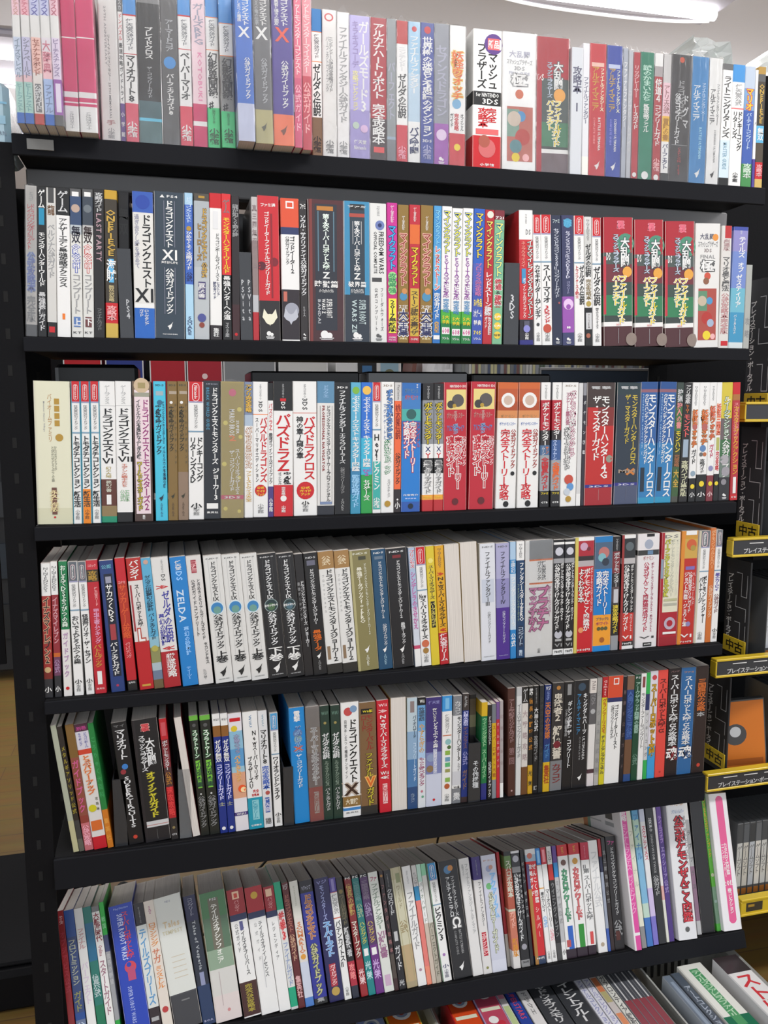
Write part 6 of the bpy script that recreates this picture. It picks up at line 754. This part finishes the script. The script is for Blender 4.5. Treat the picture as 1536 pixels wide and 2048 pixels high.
while x < XE:
    i += 1
    wd = rs.choice((.0095, .0105, .0105)); c = rs.choice(('#8f9294', '#a4a6a4', '#7d8184', '#b8b7a6', '#9a9ea6', '#868a86'))
    o = MB(); o.box((0, 0, 0), (wd-.0006, .12, CDH), ink(c)); 
    if rs.random() < .6: o.box((.001, -.0004, CDH-.09+rs.random()*.03), (wd-.0016, -.0001, CDH-.02), ink(rs.choice(('#5a6a58', '#c8c49a', '#d0d0cc', '#7a5a58', '#58627a'))))
    q = o.build('disc_case'); q.location = (x, .97, 1.2004); q['label'] = 'thin pale disc case, %s from left in the row behind the gap' % ordn(i); q['category'] = 'disc case'; q['group'] = 'row of disc cases behind the gap'
    x += wd
t = thing('framed_panel', 'dark blue framed panel leaning before the disc cases behind the gap', 'panel', (1.0456, .935, 1.2004))
b = MB(); PW = 1.4055-1.0456; PH = (1.2199, 0.9300, 1.3676)[2]-1.2004
b.box((0, 0, 0), (PW, .008, PH), mat('slate_blue_glass', (.05, .065, .09), .2, coat=.5)); b.build('pane', t)
b = MB(); b.box((0, -.003, PH-.006), (PW, 0, PH+.002), GREY, .001); b.box((0, -.003, 0), (.004, 0, PH-.006), GREY); b.box((PW-.006, -.003, 0), (PW, 0, PH-.006), GREY); b.build('frame', t)
t = thing('magazine', 'brown and pink magazine leaning beside the white bag behind the gap', 'magazine', (0.6518, .975, 1.2035), (0, .12, 0))
b = MB(); b.box((0, 0, 0), (.012, .1, .19), ink('#7a5048')); b.build('cover', t)
# ------------------------------------------------------------------ game rack continuing on the right
YEL = mat('yellow_plastic_edge', rgb('#d8b82c'), .35, coat=.3)
BLC = mat('black_card', (.032, .033, .037), .45)
TZ = [1.240, .978, .737, .500, .213]
t = thing('game_rack', 'black game rack with yellow-edged price rails right of the bookshelf', 'rack', (1.11, .05, 0))
for z in TZ:
    b = MB(); b.box((.0, .02, z-.02), (1.2, .34, z-.001), STEEL); b.build('shelf_board', t)
b = MB(); b.box((-.01, .345, .02), (1.2, .35, 2.0), STEEL); b.build('back_panel', t)
b = MB(); b.box((-.035, .30, 0), (-.011, .35, 2.0), STEEL, .002); b.build('upright', t)
b = MB(); b.box((1.2, .30, 0), (1.23, .35, 2.0), STEEL, .002); b.build('upright', t)
RX = [1.0626, 1.0510, 1.0280, 1.0212, 1.1190]
for k, (z, x0) in enumerate(zip(TZ, RX)):
    x0 -= 1.11; L = 1.2-x0; h = .028
    r = MB(); r.box((x0, .004, z-.004), (1.2, .018, z-.004+h), BLC if k < 4 else YEL)
    if k in (1, 2, 3): Face(r, .16, h, lambda u, v, l: (x0+.02+u, .004-l, z-.004+h-v)).draw('H プレイステーション・ポータブル .5 .95 .55 .95 #c8c8c8 q .1 .3 .2 .26 w q .4 .6 .2 .26 w q .7 .95 .2 .26 w')
    if k == 4:
        for j in range(8): Face(r, .05, h, lambda u, v, l: (x0+.005+j*.06+u, .004-l, z-.004+h-v)).draw('q .1 .9 .15 .85 #3a3428 q .2 .5 .3 .5 d')
    rr = r.build('price_rail', t)
    e = MB(); e.box((x0-.003, .002, z-.004+h), (1.2, .02, z-.004+h+.005), YEL, .001); e.box((x0-.003, .002, z-.009), (1.2, .02, z-.004), YEL, .001); e.box((x0-.004, .002, z-.004), (x0-.0005, .02, z-.004+h), YEL, .0008)
    e.build('yellow_edge', rr)
PSPL = ['q .52 .8 .12 .126 w q .79 .81 .12 .36 w', '']
def name_card(X, z0, z1, label):
    W = .075; H = z1-z0; t = thing('name_card', label, 'card', (X, .165, z0), group='black name cards of the game rack')
    b = MB(); b.box((0, -W, 0), (.004, 0, H), BLC, .0012)
    F = Face(b, W, H, lambda u, v, l: (-l, -u, H-v))
    F.draw('V プレイステーション・ポータブル .2 .2 .16 .82 w')
    ln = [(.42,.60,.13),(.68,.92,.13),(.6,.92,.44),(.42,.42,.44),(.42,.62,.62),(.62,.92,.8)]
    def hl(x0, x1, y): F.rect(x0, x1, y, y+.006, '#c8cacc')
    def vl(x, y0, y1): F.rect(x, x+.02, y0, y1, '#c8cacc')
    hl(.45, .68, .13); vl(.66, .13, .36); hl(.66, .9, .355); vl(.88, .14, .36)
    vl(.45, .36, .47); hl(.45, .88, .47); vl(.87, .47, .6)
    hl(.45, .68, .62); vl(.66, .62, .82); hl(.66, .9, .815); vl(.88, .64, .82)
    b.build('card', t)
    l = MB(); l.box((-.0035, -W*.98, .012), (-.0012, -.004, .045), YEL, .0008)
    Face(l, W*.93, .033, lambda u, v, q: (-.0035-q, -.006-u, .045-v)).draw('H 中古 .5 .75 .16 .86 #1c1a14'); l.build('yellow_label', t)
for (u, zz, X) in ((0, (1.273, 1.511), 1.142), (1, (1.008, 1.224), 1.140), (2, (.768, .949), 1.123), (3, (.531, .712), 1.089)):
    z0 = TZ[u]+.029 if True else zz[0]
    name_card(X, z0-.028, zz[1], 'black name card with yellow label, %s on the game rack' % ('topmost', 'second from top', 'third from top', 'lowest')[u])
GC = ['#4a4d50', '#5a5e62', '#3c3f42', '#66696c']
def game_case(x, y, z, w, label, grp, head='#4a4c50', body='#c9c9c4', tilt=0.0, d=.104, h=.17, spec='q .1 .9 .87 .95 #a86a30'):
    t = thing('game_case', label, 'game case', (x, y, z+.0004), (0, tilt, 0), grp)
    b = MB(); b.box((0, 0, 0), (w, d, h), mat('translucent_case', (.10, .105, .11), .15, coat=.5), .0008); b.build('case', t)
    f = MB(); F = Face(f, w, h, lambda u, v, l: (u, -.0004-l, h-v)); F.rect(.06, .94, .02, .26, head); F.rect(.06, .94, .26, .84, body); F.draw('v ゲームソフト .3 .7 #777 '+spec); f.build('paper_insert', t)
COLS = ['#c9c9c4', '#d8d4cc', '#b9bdc2', '#c8c4ba']
for k, (xs, n) in enumerate(((1.185, 6), (1.185, 7), (1.175, 8), (1.215, 8), (1.135, 14))):
    for j in range(n):
        game_case(xs+j*.0152, .10, TZ[k], .0142, 'grey game case, %s from left on the %s tier of the game rack' % (ordn(j+1), ('top', 'second', 'third', 'fourth', 'lowest')[k]), 'game cases on the %s tier' % ('top', 'second', 'third', 'fourth', 'lowest')[k], head=GC[(j+k) % 4], body=COLS[(j*3+k) % 4])
t = thing('game_case', 'orange game case leaning behind the lowest name card', 'game case', (1.105, .115, TZ[3]+.001), (0, -.10, -.25))
b = MB(); b.box((0, 0, 0), (.09, .014, .15), mat('translucent_case', (.10, .105, .11), .15, coat=.5), .0008); b.build('case', t)
b = MB(); F = Face(b, .09, .15, lambda u, v, l: (u, -.0004-l, .15-v)); F.rect(.03, .97, .02, .98, '#d87a2c'); F.disc(.3, .5, .26, '#4a4c50'); F.disc(.3, .46, .13, '#c8ccd0'); F.rect(.08, .92, .86, .95, '#b0602a'); b.build('paper_cover', t)
# ------------------------------------------------------------------ tall dark rack with a wrapped package, far right
t = thing('display_rack', 'tall black display rack behind the right end of the bookshelf', 'rack', (1.30, .62, 0))
b = MB(); b.box((0, 0, 0), (.9, .05, 2.02), STEEL, .003); b.build('side_panel', t)
b = MB(); b.box((0, .055, 1.98), (.9, .35, 2.02), STEEL, .003); b.build('top_shelf', t)
t = thing('wrapped_package', 'crumpled clear film package on the tall rack at top right', 'package', (1.36, .66, 2.021))
b = MB(); rs = random.Random(11); pm = mat('crumpled_clear_film', (.86, .88, .86), .1, coat=.9, alpha=.75)
ph = [rs.uniform(0, 6.3) for _ in range(12)]
def crease(i, j, s): return sum(sin(i*f1+j*f2+ph[k+s])/(k+1.5) for k, (f1, f2) in enumerate(((.5, .3), (.9, -.7), (1.7, 1.1), (2.9, -2.3), (4.1, 3.3))))
g = [[(-.05+.40*i/30+.008*crease(i, j, 0), -.02+.028*crease(i, j, 3), max(0, (.13+.045*sin(i*.33+1))*(j/14)+.006*crease(j, i, 5)*(j > 0))) for i in range(31)] for j in range(15)]
gb = [[(p[0], p[1]+.12, p[2]*.97) for p in r] for r in g]
for j in range(14):
    for i in range(30):
        b.poly([g[j][i], g[j][i+1], g[j+1][i+1], g[j+1][i]], pm); b.poly([gb[j][i+1], gb[j][i], gb[j+1][i], gb[j+1][i+1]], pm)
for i in range(30): b.poly([g[14][i], g[14][i+1], gb[14][i+1], gb[14][i]], pm)
b.build('film', t)
b = MB(); b.box((0, .01, .001), (.07, .05, .1), ink('#3a8a58'), .004); b.box((.09, .01, .001), (.16, .05, .09), ink('#b07a50'), .004); b.build('contents', t)
# ------------------------------------------------------------------ neighbouring shelf and package, far left
t = thing('bookshelf', 'black steel shelf joining on the left, cut by the photo edge', 'bookshelf', (-1.1, 0, 0))
TL = (-0.2050, -0.0100, 1.6246)[2]
b = MB(); b.box((0, -.01, TL-.03), (.856, .30, TL), STEEL, .003); b.build('shelf_board', t)
b = MB(); b.box((0, .1, .85), (.83, .105, TL-.031), STEEL); b.build('back_panel', t)
for k in range(4):
    b = MB(); b.box((.0, -.011, TL-.08-k*.05), (.82, .08, TL-.075-k*.05), GREY if k < 3 else STEEL, .001); b.build('tray', t)
b = MB(); b.box((0, -.02, 0), (.04, .02, TL-.031), STEEL, .002); b.build('upright', t)
b = MB(); b.box((0, .26, 0), (.04, .30, TL-.031), STEEL, .002); b.build('upright', t)
t = thing('wrapped_package', 'pale blue film-wrapped package on the left neighbouring shelf', 'package', (-0.2591, .02, TL+.0005))
WW = -0.2049--0.2591; HH = (-0.2049, 0.0200, 1.7185)[2]-TL
b = MB(); b.box((0, 0, 0), (WW, .12, HH), mat('pale_blue_wrap', rgb('#b8d4e0'), .15, coat=.8, bump=.8, scale=30), .008)
F = Face(b, WW, HH, lambda u, v, l: (u, -l*4, HH-v)); F.draw('q .1 .95 .3 .33 #8ac0dc q .1 .9 .5 .62 #a0c8dc H STERN .7 .4 .72 .78 #8090a0'); b.build('body', t)
t = thing('plinth', 'low black plinth on the floor behind the left post', 'plinth', (-.95, .42, 0))
b = MB(); b.box((0, 0, 0), (.72, .5, .09), STEEL, .01); b.box((.02, .02, .09), (.7, .48, .1), STEEL, .004); b.build('base', t)
t = thing('display_rack', 'dark shop rack far behind at the left edge', 'rack', (-2.6, 2.7, 0))
b = MB(); b.box((0, 0, .04), (1.95, .4, 1.9), mat('dark_rack', (.02, .022, .026), .6), .01); b.build('body', t)
for k in range(6):
    b = MB(); b.box((.1, -.015, .2+k*.28), (1.9, -.001, .36+k*.28), ink(('#181c20', '#202c38', '#2a2e34', '#34181e', '#1c2c38', '#15181b')[k])); b.build('goods_panel', t)
# ------------------------------------------------------------------ baskets of cases on the floor
BAS = mat('translucent_white_plastic', rgb('#b9bab4'), .3, coat=.2, alpha=.9)
def basket(x0, x1, y0, y1, h, label):
    t = thing('basket', label, 'basket', (x0, y0, .0005), group='white plastic baskets on the floor'); W = x1-x0; D = y1-y0; th = .003
    b = MB(); b.box((.012, .012, 0), (W-.012, D-.012, th), BAS)
    # sloping walls with a rounded plan and slots along the back
    def ring(ins, z, r=.03, n=6):
        pts = []
        for cx, cy, a0 in ((W-ins-r, ins+r, -pi/2), (W-ins-r, D-ins-r, 0), (ins+r, D-ins-r, pi/2), (ins+r, ins+r, pi)):
            for k in range(n+1): a = a0+pi/2*k/n; pts.append((cx+r*cos(a), cy+r*sin(a), z))
        return pts
    R = [ring(.012, 0), ring(.004, h*.75), ring(.003, h-.012), ring(-.006, h), ring(-.008, h-.002), ring(0, h-.016), ring(.0065, h*.75), ring(.015, th)]
    for a, c in zip(R, R[1:]):
        for k in range(len(a)): j = (k+1) % len(a); b.poly([a[k], a[j], c[j], c[k]], BAS)
    b.build('shell', t, True)
    s = MB(); dk = mat('basket_slot_shadow', (.05, .048, .045), .9)
    k = .04
    while k < W-.05: s.box((k, D-.0095, h*.55), (k+.006, D-.0075, h*.8), dk); k += .016
    s.build('slot_row', t)
basket(.13, .425, -.30, .085, .15, 'white plastic basket holding the boxed games, left of the pair')
basket(.44, .845, -.30, .085, .15, 'wide white plastic basket full of disc cases under the shelf')
basket(.862, 1.06, -.34, .075, .172, 'white plastic basket with slotted back at lower right')
def lying_case(x, w, y1, L, ztop, label, spec, col='#303236', cat='game case', name='game_case', side='#5a5c60', tilt=-.0):
    h = ztop-.0045-(.001 if tilt else 0)
    t = thing(name, label, cat, (x, y1-L, ztop-h), (0, tilt, 0), 'cases standing in the baskets')
    b = MB(); b.box((0, 0, 0), (w, L, h), mat('case_'+side.lstrip('#'), rgb(side), .25, coat=.5), .0008); b.build('case', t)
    f = MB(); F = Face(f, w, L, lambda u, v, l: (u, L-v, h+.0003+l)); F.rect(.04, .96, .01, .99, col); F.draw(spec); f.build('paper_insert', t)
EMB = 'c .5 .25 .3 w c .5 .25 .2 #8a98b0 c .5 .25 .1 %s q .1 .9 .5 .56 #d8d8c0 c .4 .72 .2 w c .65 .8 .16 #c03040'
lying_case(.225, .062, .03, .13, .150, 'orange game box with white crest, left basket, leftmost', EMB % '#c84020', '#d88a20', side='#d0a030')
lying_case(.290, .05, .045, .13, .155, 'blue-grey game box with white crest, left basket, middle', EMB % '#3048a0', '#8a9ac8', side='#9aa4c0')
lying_case(.343, .06, .055, .13, .160, 'orange-red game box with white crest, left basket, rightmost', EMB % '#a03020', '#d8641e', side='#c8b040')
lying_case(.458, .05, .05, .14, .165, 'red game box with a round white crest, wide basket, leftmost', EMB % '#c03020', '#d0481c', side='#c02828')
lying_case(.509, .045, .055, .14, .168, 'violet game box with a round crest beside the red box', EMB % '#5a50b0', '#b84860', side='#b0a0c8')
lying_case(.556, .014, .06, .19, .165, 'white case with pink spine print, wide basket', 'q .1 .9 .1 .3 #d88aa0 q .1 .9 .4 .8 #b8c890', '#d8d4d4', side='#c8c8c8')
lying_case(.572, .022, .06, .19, .165, 'blue case with coloured spine print, wide basket', 'q .1 .9 .05 .15 #d0d8e8 r SUPERSTARS .5 .5 .2 .6 #d04a60 q .1 .9 .7 .9 #50a0a8', '#2a4498', side='#2a3a78')
lying_case(.596, .022, .065, .19, .165, 'white case with red head beside the blue case', 'q .04 .96 .01 .22 #b02a30 r ドラクエ .5 .4 .3 .6 #777 c .5 .8 .3 #e0a0a8', '#dcdad8', side='#b8b8b8')
lying_case(.622, .044, .055, .19, .164, 'wide smoky grey case with white slanted title, left of its twin', 'v シャドウオブメモリ .12 .7 #c8c8c8', '#3a3c40', side='#4a4c50')
lying_case(.669, .044, .05, .19, .164, 'wide smoky grey case with white slanted title, right of its twin', 'v サイレントブルー .1 .72 #d8d8d8', '#36383c', side='#44464a')
lying_case(.716, .0145, .045, .19, .164, 'white case with lilac spine marks, left of its twin', 'v ファイナルコレクション .1 .8 #8a90b8', '#d4d4de', side='#c8c8d0')
lying_case(.732, .0145, .045, .19, .164, 'white case with lilac spine marks, right of its twin', 'v ファイナルコレクション .1 .8 #9a9ac0', '#d8d8e0', side='#c8c8d0')
lying_case(.748, .0145, .05, .19, .164, 'cream case with orange and olive spine picture', 'q .1 .9 .2 .4 #c87850 q .1 .9 .4 .55 #b0a878 q .1 .9 .7 .85 #d88a60', '#c8c0bc', side='#a8a4a4')
lying_case(.764, .0145, .045, .19, .164, 'off-white case with fine dark lettering', 'v サガフロンティア解析 .1 .85 #555', '#d8d8d0', side='#c0c0b8')
for k in range(4):
    lying_case(.781+k*.0148, .014, .055, .19, .164, 'black and white case with red head, %s of four alike from left' % ordn(k+1), 'q .04 .96 .01 .2 #b82a20 q .04 .96 .6 .98 #8a4048 q .4 .6 .22 .6 #c8c8c8', '#4c4e54', side='#909296')
lying_case(.872, .016, -.035, .19, .180, 'silver-blue case leaning in the right basket, leftmost', 'q .3 .7 .1 .9 #8a98a8', '#6a7684', side='#9098a0', tilt=.02)
lying_case(.893, .018, -.03, .19, .178, 'slate case with pale title, right basket', 'v アートコレクション .2 .8 #aab4c0', '#4a5460', side='#5a6068', tilt=.02)
lying_case(.917, .052, -.02, .19, .182, 'white box with long green title bar and teal end', 'q .3 .66 .08 .8 #4a9460 v テイルズジアビスファイル .1 .76 #b8d8b8 q 0 1 .74 1 #0f6a4a q .3 .66 .74 .86 #4a9460', '#dfe0d8', side='#d8d8d0', name='boxed_set', cat='box')
lying_case(.985, .052, -.035, .21, .196, 'white box with black head and red characters at right edge', 'q 0 1 0 .22 #2a2224 v ストルM .25 .9 #c83038', '#dcdcda', side='#c8c8c8', name='boxed_set', cat='box')

bpy.data.objects.remove(_co); bpy.data.curves.remove(_cu)
